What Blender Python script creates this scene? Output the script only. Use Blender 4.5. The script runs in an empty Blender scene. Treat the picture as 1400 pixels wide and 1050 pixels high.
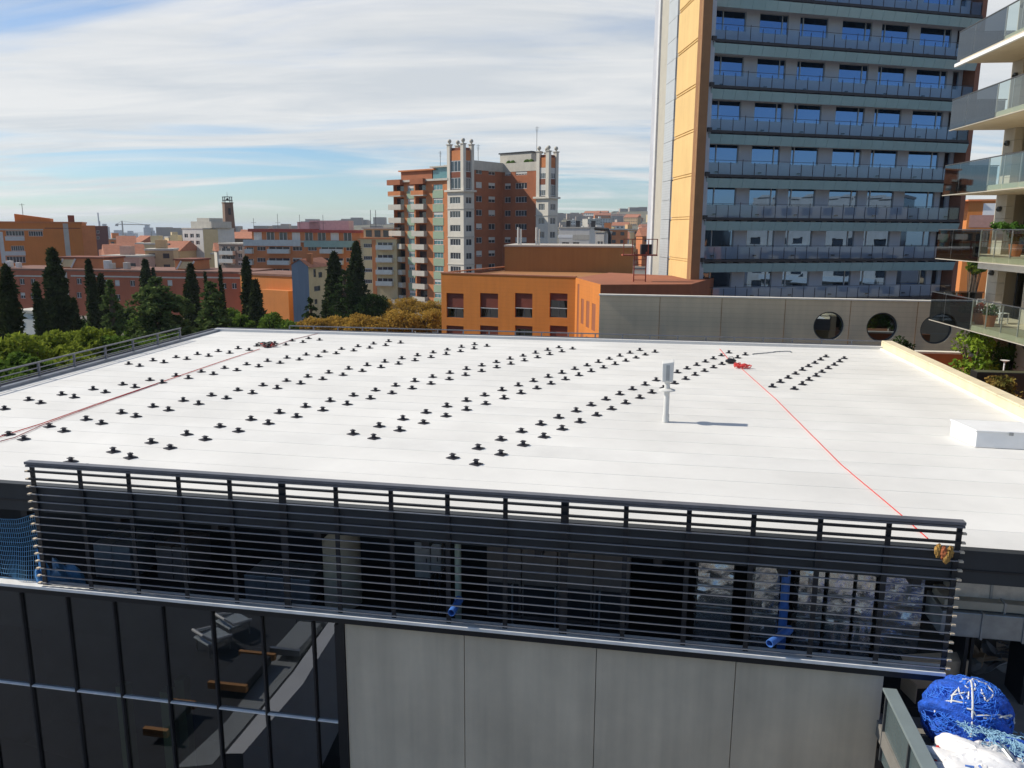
import bpy, math, random
import numpy as np
from mathutils import Matrix, Vector
random.seed(7); rng = np.random.default_rng(11)
R = math.radians
scene = bpy.context.scene
col = scene.collection

# ------------------------------------------------------------------ camera
F = 1080.0; PITCH = math.atan(212/1080.0); ROLL = math.atan(.0054)
ZC, ZR = 16.5, 11.0            # camera and flat-roof heights above the street
fw = Vector((0, math.cos(PITCH), -math.sin(PITCH))); rt = Vector((1, 0, 0)); up = rt.cross(fw)
RT = rt*math.cos(ROLL) + up*math.sin(ROLL); UP = up*math.cos(ROLL) - rt*math.sin(ROLL)
CAM = Vector((0, 0, ZC))
cd = bpy.data.cameras.new('camera'); cam = bpy.data.objects.new('camera', cd); col.objects.link(cam)
cd.sensor_width = 36; cd.lens = 36*F/1400; cd.clip_start = .1; cd.clip_end = 20000
cam.matrix_world = Matrix(((RT.x, UP.x, -fw.x, CAM.x), (RT.y, UP.y, -fw.y, CAM.y), (RT.z, UP.z, -fw.z, CAM.z), (0, 0, 0, 1)))
scene.camera = cam
def ray(u, v): return fw + RT*((u-700)/F) + UP*((525-v)/F)
def pz(u, v, z): d = ray(u, v); return CAM + d*((z-ZC)/d.z)
def py(u, v, y): d = ray(u, v); return CAM + d*(y/d.y)

# ------------------------------------------------------------------ sky and sun
SUN_AZ = Vector((-.989, .145)); SUN_EL = R(40)
w = bpy.data.worlds.new('World'); scene.world = w; w.use_nodes = True
nt = w.node_tree; nt.nodes.clear()
def N(t, tree=None, **k):
    n = (tree or nt).nodes.new(t)
    for a, b in k.items(): setattr(n, a, b)
    return n
def L(a, b, tree=None): (tree or nt).links.new(a, b)
sky = N('ShaderNodeTexSky', sky_type='NISHITA', sun_disc=False, sun_elevation=SUN_EL, sun_rotation=math.atan2(SUN_AZ.x, SUN_AZ.y), air_density=1.0, dust_density=.3, ozone_density=4.0)
tc = N('ShaderNodeTexCoord'); sep = N('ShaderNodeSeparateXYZ'); L(tc.outputs['Generated'], sep.inputs[0])
def MA(op, a, b=None, clamp=False):
    n = N('ShaderNodeMath', operation=op, use_clamp=clamp)
    for i, x in enumerate((a, b)):
        if x is None: continue
        if isinstance(x, (int, float)): n.inputs[i].default_value = x
        else: L(x, n.inputs[i])
    return n.outputs[0]
zc = MA('ADD', MA('MAXIMUM', sep.outputs[2], 0.0), .10)      # flat cloud deck seen in perspective
cx = MA('DIVIDE', sep.outputs[0], zc); cy = MA('DIVIDE', sep.outputs[1], zc)
comb = N('ShaderNodeCombineXYZ'); L(cx, comb.inputs[0]); L(cy, comb.inputs[1])
mp = N('ShaderNodeMapping'); L(comb.outputs[0], mp.inputs[0]); mp.inputs['Rotation'].default_value = (0, 0, R(8)); mp.inputs['Scale'].default_value = (.38, .95, 1); mp.inputs['Location'].default_value = (3.1, 1.2, 0)
n1 = N('ShaderNodeTexNoise'); L(mp.outputs[0], n1.inputs['Vector']); n1.inputs['Scale'].default_value = 1.0; n1.inputs['Detail'].default_value = 9; n1.inputs['Roughness'].default_value = .56; n1.inputs['Distortion'].default_value = .7
# thin cirrus sheet: dense ahead and overhead, breaking up towards the horizon and behind the camera (windows mirror plain blue)
cov = MA('MINIMUM', MA('ADD', MA('MULTIPLY', cy, -.046), .345), MA('ADD', MA('MULTIPLY', cy, .10), .02))
cl = MA('ADD', n1.outputs[0], cov)
mr = N('ShaderNodeMapRange', interpolation_type='SMOOTHSTEP'); L(cl, mr.inputs[0])
mr.inputs[1].default_value = .44; mr.inputs[2].default_value = .68; mr.inputs[3].default_value = 0; mr.inputs[4].default_value = .93
SKY_K = .098
skc = N('ShaderNodeMix', data_type='RGBA', blend_type='MULTIPLY'); skc.inputs['Factor'].default_value = 1
L(sky.outputs[0], skc.inputs['A']); skc.inputs['B'].default_value = (.84, .96, 1.08, 1)
mix = N('ShaderNodeMix', data_type='RGBA'); L(mr.outputs[0], mix.inputs['Factor']); L(skc.outputs['Result'], mix.inputs['A'])
mp2 = N('ShaderNodeMapping'); L(comb.outputs[0], mp2.inputs[0]); mp2.inputs['Rotation'].default_value = (0, 0, R(-14)); mp2.inputs['Scale'].default_value = (.5, 1.5, 1)
n2_ = N('ShaderNodeTexNoise'); L(mp2.outputs[0], n2_.inputs['Vector']); n2_.inputs['Scale'].default_value = 1.4; n2_.inputs['Detail'].default_value = 8; n2_.inputs['Roughness'].default_value = .6; n2_.inputs['Distortion'].default_value = .5
cr = N('ShaderNodeValToRGB'); L(n2_.outputs[0], cr.inputs[0]); cr.color_ramp.elements[0].position = .36; cr.color_ramp.elements[1].position = .62
cr.color_ramp.elements[0].color = (.565/SKY_K/8, .595/SKY_K/8, .62/SKY_K/8, 1); cr.color_ramp.elements[1].color = (.73/SKY_K/8, .73/SKY_K/8, .72/SKY_K/8, 1)
vm = N('ShaderNodeVectorMath', operation='SCALE'); L(cr.outputs[0], vm.inputs[0]); vm.inputs['Scale'].default_value = 8; L(vm.outputs[0], mix.inputs['B'])
bg = N('ShaderNodeBackground'); L(mix.outputs['Result'], bg.inputs[0]); bg.inputs[1].default_value = SKY_K
wo = N('ShaderNodeOutputWorld'); L(bg.outputs[0], wo.inputs[0])
sd = bpy.data.lights.new('sun', 'SUN'); so = bpy.data.objects.new('sun', sd); col.objects.link(so)
sd.energy = 4.2; sd.angle = R(.53); sd.color = (1, .925, .81)
tosun = Vector((SUN_AZ.x*math.cos(SUN_EL), SUN_AZ.y*math.cos(SUN_EL), math.sin(SUN_EL)))
so.rotation_euler = tosun.to_track_quat('Z', 'Y').to_euler(); so.location = (0, 0, 200)
scene.view_settings.view_transform = 'Standard'; scene.view_settings.look = 'None'
scene.view_settings.exposure = 0.24; scene.view_settings.gamma = 1
scene.render.engine = 'CYCLES'
scene.cycles.use_denoising = True
scene.cycles.max_bounces = 8; scene.cycles.transparent_max_bounces = 16; scene.cycles.volume_bounces = 0
scene.cycles.sample_clamp_indirect = 6

# ------------------------------------------------------------------ materials
MATS = {}
def mat(name, c, rough=.7, metal=0, var=.12, vs=1.5, bump=0, bs=20, spec=.5, streak=0, stripes=None, c2=None):
    """procedural principled paint/stone: colour broken up by noise, optional grime streaks and fine relief"""
    if name in MATS: return MATS[name]
    m = bpy.data.materials.new(name); m.use_nodes = True; t = m.node_tree; b = t.nodes['Principled BSDF']
    b.inputs['Roughness'].default_value = rough; b.inputs['Metallic'].default_value = metal; b.inputs['Specular IOR Level'].default_value = spec
    co = N('ShaderNodeTexCoord', t)
    no = N('ShaderNodeTexNoise', t); no.inputs['Scale'].default_value = vs; no.inputs['Detail'].default_value = 6; no.inputs['Roughness'].default_value = .62
    L(co.outputs['Object'], no.inputs['Vector'], t)
    rp = N('ShaderNodeValToRGB', t); L(no.outputs[0], rp.inputs[0], t)
    lo = c2 if c2 else tuple(max(0, x*(1-var)) for x in c); hi = c if c2 else tuple(min(1, x*(1+var*.8)) for x in c)
    rp.color_ramp.elements[0].position = .3; rp.color_ramp.elements[1].position = .7
    rp.color_ramp.elements[0].color = (*lo, 1); rp.color_ramp.elements[1].color = (*hi, 1)
    out = rp.outputs[0]
    if streak:
        mpn = N('ShaderNodeMapping', t); mpn.inputs['Scale'].default_value = (2.2, 2.2, .12); L(co.outputs['Object'], mpn.inputs[0], t)
        n2 = N('ShaderNodeTexNoise', t); n2.inputs['Scale'].default_value = 1.3; n2.inputs['Detail'].default_value = 5; L(mpn.outputs[0], n2.inputs['Vector'], t)
        r2 = N('ShaderNodeMapRange', t); L(n2.outputs[0], r2.inputs[0], t); r2.inputs[1].default_value = .35; r2.inputs[2].default_value = .75; r2.inputs[3].default_value = 1; r2.inputs[4].default_value = 1-streak
        mm = N('ShaderNodeMix', t, data_type='RGBA', blend_type='MULTIPLY'); mm.inputs['Factor'].default_value = 1; L(out, mm.inputs['A'], t); L(r2.outputs[0], mm.inputs['B'], t); out = mm.outputs['Result']
    if stripes:                                  # (pitch in m, dark amount): courses of boards or bricks too fine to pick apart
        sx = N('ShaderNodeSeparateXYZ', t); L(co.outputs['Object'], sx.inputs[0], t)
        def mth(op, a, bb):
            q = N('ShaderNodeMath', t, operation=op); L(a, q.inputs[0], t); q.inputs[1].default_value = bb; return q.outputs[0]
        fr_ = mth('FRACT', mth('DIVIDE', sx.outputs[2], stripes[0]), 0)
        li = mth('MULTIPLY', mth('LESS_THAN', fr_, .12), stripes[1])
        inv = N('ShaderNodeMath', t, operation='SUBTRACT'); inv.inputs[0].default_value = 1; L(li, inv.inputs[1], t)
        mm = N('ShaderNodeMix', t, data_type='RGBA', blend_type='MULTIPLY'); mm.inputs['Factor'].default_value = 1; L(out, mm.inputs['A'], t); L(inv.outputs[0], mm.inputs['B'], t); out = mm.outputs['Result']
    L(out, b.inputs['Base Color'], t)
    if bump:
        n3 = N('ShaderNodeTexNoise', t); n3.inputs['Scale'].default_value = bs; n3.inputs['Detail'].default_value = 5; L(co.outputs['Object'], n3.inputs['Vector'], t)
        bp = N('ShaderNodeBump', t); bp.inputs['Strength'].default_value = bump; bp.inputs['Distance'].default_value = .02; L(n3.outputs[0], bp.inputs['Height'], t); L(bp.outputs[0], b.inputs['Normal'], t)
    MATS[name] = m; return m
def glass(name, tint, refl=.12, rcol=(1, 1, 1), rough=.01, wob=0, ior=1.5):
    """pane: tinted see-through plus mirror reflection that grows at grazing angles"""
    if name in MATS: return MATS[name]
    m = bpy.data.materials.new(name); m.use_nodes = True; t = m.node_tree; t.nodes.clear()
    tr = N('ShaderNodeBsdfTransparent', t); tr.inputs[0].default_value = (*tint, 1)
    gl = N('ShaderNodeBsdfGlossy', t); gl.inputs['Color'].default_value = (*rcol, 1); gl.inputs['Roughness'].default_value = rough
    fr = N('ShaderNodeFresnel', t); fr.inputs[0].default_value = ior
    ad = N('ShaderNodeMath', t, operation='ADD', use_clamp=True); L(fr.outputs[0], ad.inputs[0], t); ad.inputs[1].default_value = refl
    if wob:
        co = N('ShaderNodeTexCoord', t); no = N('ShaderNodeTexNoise', t); no.inputs['Scale'].default_value = .55; no.inputs['Detail'].default_value = 1.5; L(co.outputs['Object'], no.inputs['Vector'], t)
        bp = N('ShaderNodeBump', t); bp.inputs['Strength'].default_value = wob; bp.inputs['Distance'].default_value = .05; L(no.outputs[0], bp.inputs['Height'], t); L(bp.outputs[0], gl.inputs['Normal'], t)
    mx = N('ShaderNodeMixShader', t); L(ad.outputs[0], mx.inputs[0], t); L(tr.outputs[0], mx.inputs[1], t); L(gl.outputs[0], mx.inputs[2], t)
    o = N('ShaderNodeOutputMaterial', t); L(mx.outputs[0], o.inputs[0], t)
    MATS[name] = m; return m
def leafmat(name, c, c2, trans=.25):
    if name in MATS: return MATS[name]
    m = bpy.data.materials.new(name); m.use_nodes = True; t = m.node_tree; t.nodes.clear()
    co = N('ShaderNodeTexCoord', t); no = N('ShaderNodeTexNoise', t); no.inputs['Scale'].default_value = 1.1; no.inputs['Detail'].default_value = 8; no.inputs['Roughness'].default_value = .7; L(co.outputs['Object'], no.inputs['Vector'], t)
    rp = N('ShaderNodeValToRGB', t); L(no.outputs[0], rp.inputs[0], t); rp.color_ramp.elements[0].position = .36; rp.color_ramp.elements[1].position = .64
    rp.color_ramp.elements[0].color = (*c2, 1); rp.color_ramp.elements[1].color = (*c, 1)
    d = N('ShaderNodeBsdfDiffuse', t); L(rp.outputs[0], d.inputs[0], t); tl = N('ShaderNodeBsdfTranslucent', t); L(rp.outputs[0], tl.inputs[0], t)
    mx = N('ShaderNodeMixShader', t); mx.inputs[0].default_value = trans; L(d.outputs[0], mx.inputs[1], t); L(tl.outputs[0], mx.inputs[2], t)
    o = N('ShaderNodeOutputMaterial', t); L(mx.outputs[0], o.inputs[0], t)
    MATS[name] = m; return m

# ------------------------------------------------------------------ builders
def props(o, label=None, cat=None, group=None, kind=None):
    if label: o['label'] = label
    if cat: o['category'] = cat
    if group: o['group'] = group
    if kind: o['kind'] = kind
    return o
def E(name, label, cat, loc, rz=0, group=None):
    o = bpy.data.objects.new(name, None); col.objects.link(o); o.location = loc; o.rotation_euler = (0, 0, rz); o.empty_display_size = .3
    return props(o, label, cat, group)
class B:
    """collects boxes, tubes, plates in a frame T and links them as ONE mesh object"""
    def __init__(s, T=None): s.v = []; s.f = []; s.T = T
    def add(s, vs, fs):
        k = len(s.v); s.v += [tuple(v) for v in vs]; s.f += [tuple(i+k for i in f) for f in fs]; return s
    def box(s, x0, x1, y0, y1, z0, z1):
        if x0 > x1: x0, x1 = x1, x0
        if y0 > y1: y0, y1 = y1, y0
        if z0 > z1: z0, z1 = z1, z0
        return s.add([(x0,y0,z0),(x1,y0,z0),(x1,y1,z0),(x0,y1,z0),(x0,y0,z1),(x1,y0,z1),(x1,y1,z1),(x0,y1,z1)],
                     [(0,3,2,1),(4,5,6,7),(0,1,5,4),(1,2,6,5),(2,3,7,6),(3,0,4,7)])
    def prism(s, pts, z0, z1, top=None):
        """pts counter-clockwise seen from above"""
        n = len(pts); vs = [(*p, z0) for p in pts] + [(p[0], p[1], (top[i] if top else z1)) for i, p in enumerate(pts)]
        return s.add(vs, [tuple(range(n-1, -1, -1)), tuple(range(n, 2*n))] + [(i, (i+1) % n, n+(i+1) % n, n+i) for i in range(n)])
    def quad(s, *p): return s.add(p, [tuple(range(len(p)))])
    def cyl(s, p0, p1, r, n=10, r2=None, caps=True):
        p0, p1 = Vector(p0), Vector(p1); r2 = r if r2 is None else r2
        d = (p1-p0).normalized(); a = d.orthogonal().normalized(); b = d.cross(a)
        vs = [p0+(a*math.cos(2*math.pi*i/n)+b*math.sin(2*math.pi*i/n))*r for i in range(n)] + [p1+(a*math.cos(2*math.pi*i/n)+b*math.sin(2*math.pi*i/n))*r2 for i in range(n)]
        fs = [(i, (i+1) % n, n+(i+1) % n, n+i) for i in range(n)]
        if caps: fs += [tuple(range(n-1, -1, -1)), tuple(range(n, 2*n))]
        return s.add(vs, fs)
    def pipe(s, p0, p1, r, ri, n=14):
        p0, p1 = Vector(p0), Vector(p1); d = (p1-p0).normalized(); a = d.orthogonal().normalized(); b = d.cross(a); vs = []
        for (p, q) in ((p0, r), (p1, r), (p1, ri), (p0, ri)):
            vs += [p+(a*math.cos(2*math.pi*i/n)+b*math.sin(2*math.pi*i/n))*q for i in range(n)]
        fs = [(k*n+i, k*n+(i+1) % n, ((k+1) % 4)*n+(i+1) % n, ((k+1) % 4)*n+i) for k in range(4) for i in range(n)]
        return s.add(vs, fs)
    def tube(s, pts, r, n=6):
        pts = [Vector(p) for p in pts]; m = len(pts); vs = []; ref = Vector((.13, .27, .95))
        for i, p in enumerate(pts):
            d = (pts[min(i+1, m-1)]-pts[max(i-1, 0)]).normalized(); a = d.cross(ref)
            if a.length < 1e-3: a = d.orthogonal()
            a.normalize(); b = d.cross(a)
            vs += [p+(a*math.cos(2*math.pi*k/n)+b*math.sin(2*math.pi*k/n))*r for k in range(n)]
        fs = [(i*n+k, i*n+(k+1) % n, (i+1)*n+(k+1) % n, (i+1)*n+k) for i in range(m-1) for k in range(n)]
        return s.add(vs, fs + [tuple(range(n-1, -1, -1)), tuple(range((m-1)*n, m*n))])
    def ball(s, c, r, nu=10, nv=7, sc=(1, 1, 1), noise=0):
        vs = []; fs = []
        for j in range(nv+1):
            for i in range(nu):
                th = math.pi*j/nv; ph = 2*math.pi*i/nu; q = r*(1+random.uniform(-noise, noise))
                vs.append((c[0]+q*sc[0]*math.sin(th)*math.cos(ph), c[1]+q*sc[1]*math.sin(th)*math.sin(ph), c[2]+q*sc[2]*math.cos(th)))
        for j in range(nv):
            for i in range(nu): fs.append((j*nu+i, (j+1)*nu+i, (j+1)*nu+(i+1) % nu, j*nu+(i+1) % nu))
        return s.add(vs, fs)
    def bar(s, p0, p1, wd, h):
        """rectangular bar from p0 to p1 (any direction), width wd, height h"""
        p0, p1 = Vector(p0), Vector(p1); d = (p1-p0).normalized(); a = d.cross(Vector((0, 0, 1)))
        if a.length < 1e-3: a = Vector((1, 0, 0))
        a.normalize(); b = a.cross(d); a = a*wd/2; b = b*h/2
        return s.add([p0-a-b, p0+a-b, p0+a+b, p0-a+b, p1-a-b, p1+a-b, p1+a+b, p1-a+b], [(0,3,2,1),(4,5,6,7),(0,1,5,4),(1,2,6,5),(2,3,7,6),(3,0,4,7)])
    def holed(s, x0, x1, z0, z1, y, holes, dep, back=False):
        """wall face in the plane y with openings (x0,x1,z0,z1) that have real reveals of depth dep"""
        H = [(max(x0, a), min(x1, b), max(z0, c), min(z1, d)) for a, b, c, d in holes]
        H = [h for h in H if h[1]-h[0] > .01 and h[3]-h[2] > .01]
        xs = sorted({x0, x1, *[q for h in H for q in h[:2]]}); zs = sorted({z0, z1, *[q for h in H for q in h[2:]]})
        for j in range(len(zs)-1):
            run = None
            for i in range(len(xs)-1):
                mx_, mz = (xs[i]+xs[i+1])/2, (zs[j]+zs[j+1])/2
                solid = not any(h[0] < mx_ < h[1] and h[2] < mz < h[3] for h in H)
                if solid and run is None: run = xs[i]
                if not solid and run is not None: s.quad((run, y, zs[j]), (xs[i], y, zs[j]), (xs[i], y, zs[j+1]), (run, y, zs[j+1])); run = None
            if run is not None: s.quad((run, y, zs[j]), (x1, y, zs[j]), (x1, y, zs[j+1]), (run, y, zs[j+1]))
        for a, b, c, d in H:
            Y = y+dep
            s.quad((a,y,c),(a,Y,c),(b,Y,c),(b,y,c)); s.quad((a,y,d),(b,y,d),(b,Y,d),(a,Y,d)); s.quad((a,y,c),(a,y,d),(a,Y,d),(a,Y,c)); s.quad((b,y,c),(b,Y,c),(b,Y,d),(b,y,d))
        return s
    def mesh(s, name, m, smooth=False):
        me = bpy.data.meshes.new(name); vs = [s.T @ Vector(v) for v in s.v] if s.T else s.v
        me.from_pydata(vs, [], s.f); me.materials.append(m); me.update()
        if smooth: me.polygons.foreach_set('use_smooth', [True]*len(me.polygons))
        return me
    def o(s, name, m, parent=None, smooth=False, bevel=0, label=None, cat=None, group=None, kind=None):
        ob = bpy.data.objects.new(name, s.mesh(name, m, smooth)); col.objects.link(ob); ob.parent = parent
        if bevel:
            md = ob.modifiers.new('bevel', 'BEVEL'); md.width = bevel; md.segments = 2; md.limit_method = 'ANGLE'; md.angle_limit = R(50)
        if smooth:
            try: ob.data.set_sharp_from_angle(angle=R(40))
            except Exception: pass
        return props(ob, label, cat, group, kind)
def inst(me, name, parent, loc=(0, 0, 0), rz=0, sc=(1, 1, 1)):
    ob = bpy.data.objects.new(name, me); col.objects.link(ob); ob.parent = parent; ob.location = loc; ob.rotation_euler = (0, 0, rz); ob.scale = sc; return ob
class Fr:
    """local frame of a thing: x along its front, y away from the front, z up"""
    def __init__(s, O, a): s.O = Vector((O[0], O[1], 0)); s.a = a; s.c, s.s = math.cos(a), math.sin(a)
    def l(s, P):
        d = Vector(P)-s.O; return Vector((d.x*s.c+d.y*s.s, -d.x*s.s+d.y*s.c, d.z))
    def w(s, P): return Vector((s.O.x+P[0]*s.c-P[1]*s.s, s.O.y+P[0]*s.s+P[1]*s.c, P[2]))
    def hit(s, u, v, ax=1, val=0.0):
        d = ray(u, v); o = s.l(CAM); dl = Vector((d.x*s.c+d.y*s.s, -d.x*s.s+d.y*s.c, d.z)); t = (val-o[ax])/dl[ax]; return o+dl*t
    def rect(s, u0, v0, u1, v1, ax=1, val=0.0):
        um, vm = (u0+u1)/2, (v0+v1)/2; k = 0 if ax == 1 else 1
        a, b = sorted((s.hit(u0, vm, ax, val)[k], s.hit(u1, vm, ax, val)[k])); return (a, b, s.hit(um, v1, ax, val)[2], s.hit(um, v0, ax, val)[2])
def frame2(u0, D0, u1, D1, v=380):
    p, q = py(u0, v, D0), py(u1, v, D1); a = math.atan2(q.y-p.y, q.x-p.x); return Fr(p, a), math.hypot(q.x-p.x, q.y-p.y)
def side(x, ang, y=0): return Matrix.Translation((x, y, 0)) @ Matrix.Rotation(ang, 4, 'Z')

# window: frame + pane (a part with one sub-part), set back in its opening
def window(root, rect, y, T=None, fm=None, pm=None, mull=1, set_=.12, fw_=.06, name='window', blind=None, blind_m=None):
    a, b, c, d = rect; g = B(T); Y = y+set_
    g.box(a, b, Y-.03, Y+.03, c, c+fw_); g.box(a, b, Y-.03, Y+.03, d-fw_, d)
    xs = [a + (b-a)*i/(mull+1) for i in range(mull+2)]
    for i, x in enumerate(xs):
        x0 = x if i == 0 else (x-fw_ if i == len(xs)-1 else x-fw_/2); g.box(x0, x0+fw_, Y-.03, Y+.03, c+fw_, d-fw_)
    f = g.o(name, fm, root)
    p = B(T); p.quad((a+.01, Y, c+.01), (b-.01, Y, c+.01), (b-.01, Y, d-.01), (a+.01, Y, d-.01)); p.o('pane', pm, f)
    if blind:
        q = B(T); q.box(a+.02, b-.02, Y-.05, Y-.035, d-(d-c)*blind, d-.01); q.o('blind', blind_m, f)
    return f

# ------------------------------------------------------------------ palette
m_mem = mat('roof_membrane', (.70, .69, .65), .62, var=.10, vs=.33, bump=.10, bs=6, spec=.3)
m_mem2 = mat('roof_membrane_b', (.69, .682, .645), .6, var=.11, vs=.4, bump=.10, bs=6, spec=.3)
m_charc = mat('charcoal_metal', (.03, .031, .035), .42, metal=.35, var=.2, vs=3, bump=.03)
m_rail = mat('rail_grey_paint', (.15, .155, .175), .45, metal=.3, var=.15, vs=4)
m_grey = mat('zinc_grey', (.23, .25, .28), .45, metal=.4, var=.15, vs=2)
m_navy = mat('fascia_blue_grey', (.026, .031, .036), .5, var=.2, vs=.8, streak=.25)
m_white = mat('white_paint', (.78, .78, .76), .5, var=.05, vs=2)
m_ledge = mat('pale_ledge', (.84, .83, .79), .45, var=.08, vs=2, streak=.2)
m_conc = mat('precast_concrete', (.70, .585, .425), .85, var=.13, vs=.5, bump=.3, bs=60, streak=.2)
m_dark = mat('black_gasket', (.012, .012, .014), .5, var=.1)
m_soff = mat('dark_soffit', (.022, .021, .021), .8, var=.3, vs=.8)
m_cream = mat('cream_stone', (.72, .62, .42), .8, var=.08, vs=1.2, bump=.12, bs=30, streak=.12)
m_black = mat('black_plastic', (.022, .021, .03), .5, var=.2, vs=8)
m_foil = mat('crinkled_foil', (.74, .73, .70), .24, metal=.85, var=.15, vs=3, bump=1.0, bs=9)
m_galv = mat('galvanised_duct', (.33, .35, .36), .42, metal=.6, var=.2, vs=3, bump=.1)
m_beige = mat('beige_tank', (.42, .36, .26), .5, var=.15, vs=2)
m_blue = mat('blue_pvc', (.06, .17, .50), .4, var=.08)
m_red = mat('red_rope', (.62, .045, .04), .7, var=.2, vs=12)
m_card = mat('cardboard', (.56, .41, .26), .85, var=.12, vs=3)
m_curtain = glass('curtain_glass', (.36, .38, .37), .12, (.92, .95, 1), .005, wob=.05)
m_bal = glass('balustrade_glass', (.62, .72, .70), .08, (.93, 1, 1), .01, wob=.03)
m_smoke = glass('smoked_glass', (.07, .085, .10), .10, (.62, .70, .78), .02, wob=.04)
m_interior = mat('interior_grey', (.16, .17, .16), .85, var=.2, vs=.7)
m_leafc = mat('green_column', (.5, .66, .4), .6, var=.1)

# ================================================================== the ground of the city
def gz(x, y): return -78*min(1, max(0, (y-430)/1900))*min(1, max(0, (140-x)/320))    # the town sinks towards the sea on one side
gx = [-9000, -5000, -3000, -2000, -1400, -1000, -700, -450, -300, -180, -60, 60, 140, 300, 700, 1500, 4000, 9000]; gy = [-300, 0, 200, 430, 600, 800, 1000, 1300, 1600, 2000, 2330, 3000, 5000, 9000, 16000]
g = B(); g.add([(x, y, gz(x, y)) for y in gy for x in gx], [(j*len(gx)+i, j*len(gx)+i+1, (j+1)*len(gx)+i+1, (j+1)*len(gx)+i) for j in range(len(gy)-1) for i in range(len(gx)-1)])
g.o('ground', mat('city_ground', (.16, .145, .125), .95, var=.3, vs=.02, bump=.1), kind='structure')
g = B(); g.prism([(-95, 22), (-20, 22), (-19, 46), (8, 62), (-4, 96), (-30, 128), (-95, 122)], 0, .12)
g.o('garden_ground', mat('garden_soil', (.07, .075, .035), .95, var=.4, vs=.25, bump=.3, bs=2), kind='structure')

# ================================================================== flat-roofed building in front
MF = Fr((-10.29, 16.37), math.atan2(13.11-16.37, 7.83+10.29)); XR = 18.41
mb = E('flat_roofed_building', 'low building with large flat white membrane roof above dark louvres and beige concrete panels', 'building', MF.O, MF.a)
A_ = MF.l(pz(300, 453, ZR)); B_ = MF.l(pz(0, 535, ZR)); C_ = MF.l(pz(1207, 478, ZR)); D_ = MF.l(pz(1400, 575, ZR))
xl = lambda y: A_.x + (B_.x-A_.x)*(y-A_.y)/(B_.y-A_.y)
xr = lambda y: C_.x + (D_.x-C_.x)*(y-C_.y)/(D_.y-C_.y)
g = B(); g.prism([(xl(.1), .1), (xr(.1), .1), (xr(C_.y), C_.y), (xl(A_.y), A_.y)], 10.42, 10.99); g.o('roof_deck', m_conc, mb)
k = 0; y0 = .0
while y0 < max(A_.y, C_.y)-.05:
    y1 = y0+1.06; ya = min(y1+.06, A_.y); yb = min(y1+.06, C_.y); dz = random.uniform(0, .003)
    if y0 < min(A_.y, C_.y):
        g = B(); P = [(xl(y0), y0), (xr(y0), y0), (xr(yb), yb), (xl(ya), ya)]
        n_ = 24; near = [(P[0][0]+(P[1][0]-P[0][0])*i/n_, y0+random.uniform(-.012, .012)) for i in range(n_+1)]
        poly = near+[P[2], P[3]]
        g.prism(poly, 10.985, 0, top=[ZR+.0045+dz*.4+random.uniform(-.001, .001) for _ in near]+[ZR+.001, ZR+.001])
        g.o('roof_sheet', m_mem if k % 4 else m_mem2, mb)
    y0 = y1; k += 1
# front fascia, side upstand and coping
g = B(); g.box(xl(0)-.2, xr(0)+.3, -.04, .10, 10.40, ZR-.004); g.box(xl(0)-.2, xr(0)+.3, -.065, .12, ZR-.02, ZR+.018); g.o('fascia', m_navy, mb)
g = B(); g.box(xl(0)-.2, xr(0)+.3, -.055, -.042, 10.62, 10.66); g.o('fascia_joint', m_dark, mb)
g = B(); g.prism([(xl(0)-.30, 0), (xl(0), 0), (xl(A_.y), A_.y), (xl(A_.y)-.30, A_.y)], 10.7, ZR+.10); g.o('side_coping', m_grey, mb)
g = B(); g.prism([(xl(0)-.36, 0), (xl(0)-.31, 0), (xl(A_.y)-.31, A_.y), (xl(A_.y)-.36, A_.y)], 10.55, ZR+.16); g.o('side_flashing', m_rail, mb)
def farp(t, off=0): return Vector((A_.x+(C_.x-A_.x)*t, A_.y+(C_.y-A_.y)*t+off, 0))
g = B(); a, b = farp(-.01), farp(1.0); g.prism([(a.x, a.y), (b.x, b.y), (b.x, b.y+.28), (a.x, a.y+.28)], 10.6, ZR+.13); g.o('rear_upstand', mat('upstand_white', (.6, .6, .585), .6, var=.06), mb)
g = B(); g.prism([(a.x, a.y+.285), (b.x, b.y+.285), (b.x, b.y+.36), (a.x, a.y+.36)], 10.5, ZR+.17); g.o('rear_coping', m_rail, mb)
# rear low rail with posts
rr = B(); t0 = .115
p, q = farp(t0, .32), farp(1.0, .32); rr.bar((p.x, p.y, ZR+.36), (q.x, q.y, ZR+.36), .06, .05)
rear = rr.o('rear_rail', m_rail, mb)
npost = 22
for i in range(npost+1):
    p = farp(t0+(1-t0)*i/npost, .32); g = B(); g.box(p.x-.03, p.x+.03, p.y-.03, p.y+.03, ZR+.15, ZR+.34); g.o('post', m_rail, rear)
# side guard rail: three rails and posts
Y1 = MF.l(pz(262, 466, ZR)).y
def sidep(y, off=-.2): return (xl(y)+off, y)
g = B()
for z, h in ((ZR+.62, .05), (ZR+.42, .03), (ZR+.25, .03)):
    a, b = sidep(.5), sidep(Y1); g.bar((a[0], a[1], z), (b[0], b[1], z), .06 if h > .04 else .03, h)
sg = g.o('side_guard_rail', m_rail, mb)
yy = .6
while yy < Y1+.1:
    g = B(); p = sidep(yy); g.box(p[0]-.035, p[0]+.035, p[1]-.035, p[1]+.035, ZR+.09, ZR+.595); g.o('post', m_rail, sg); yy += 2.02
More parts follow.
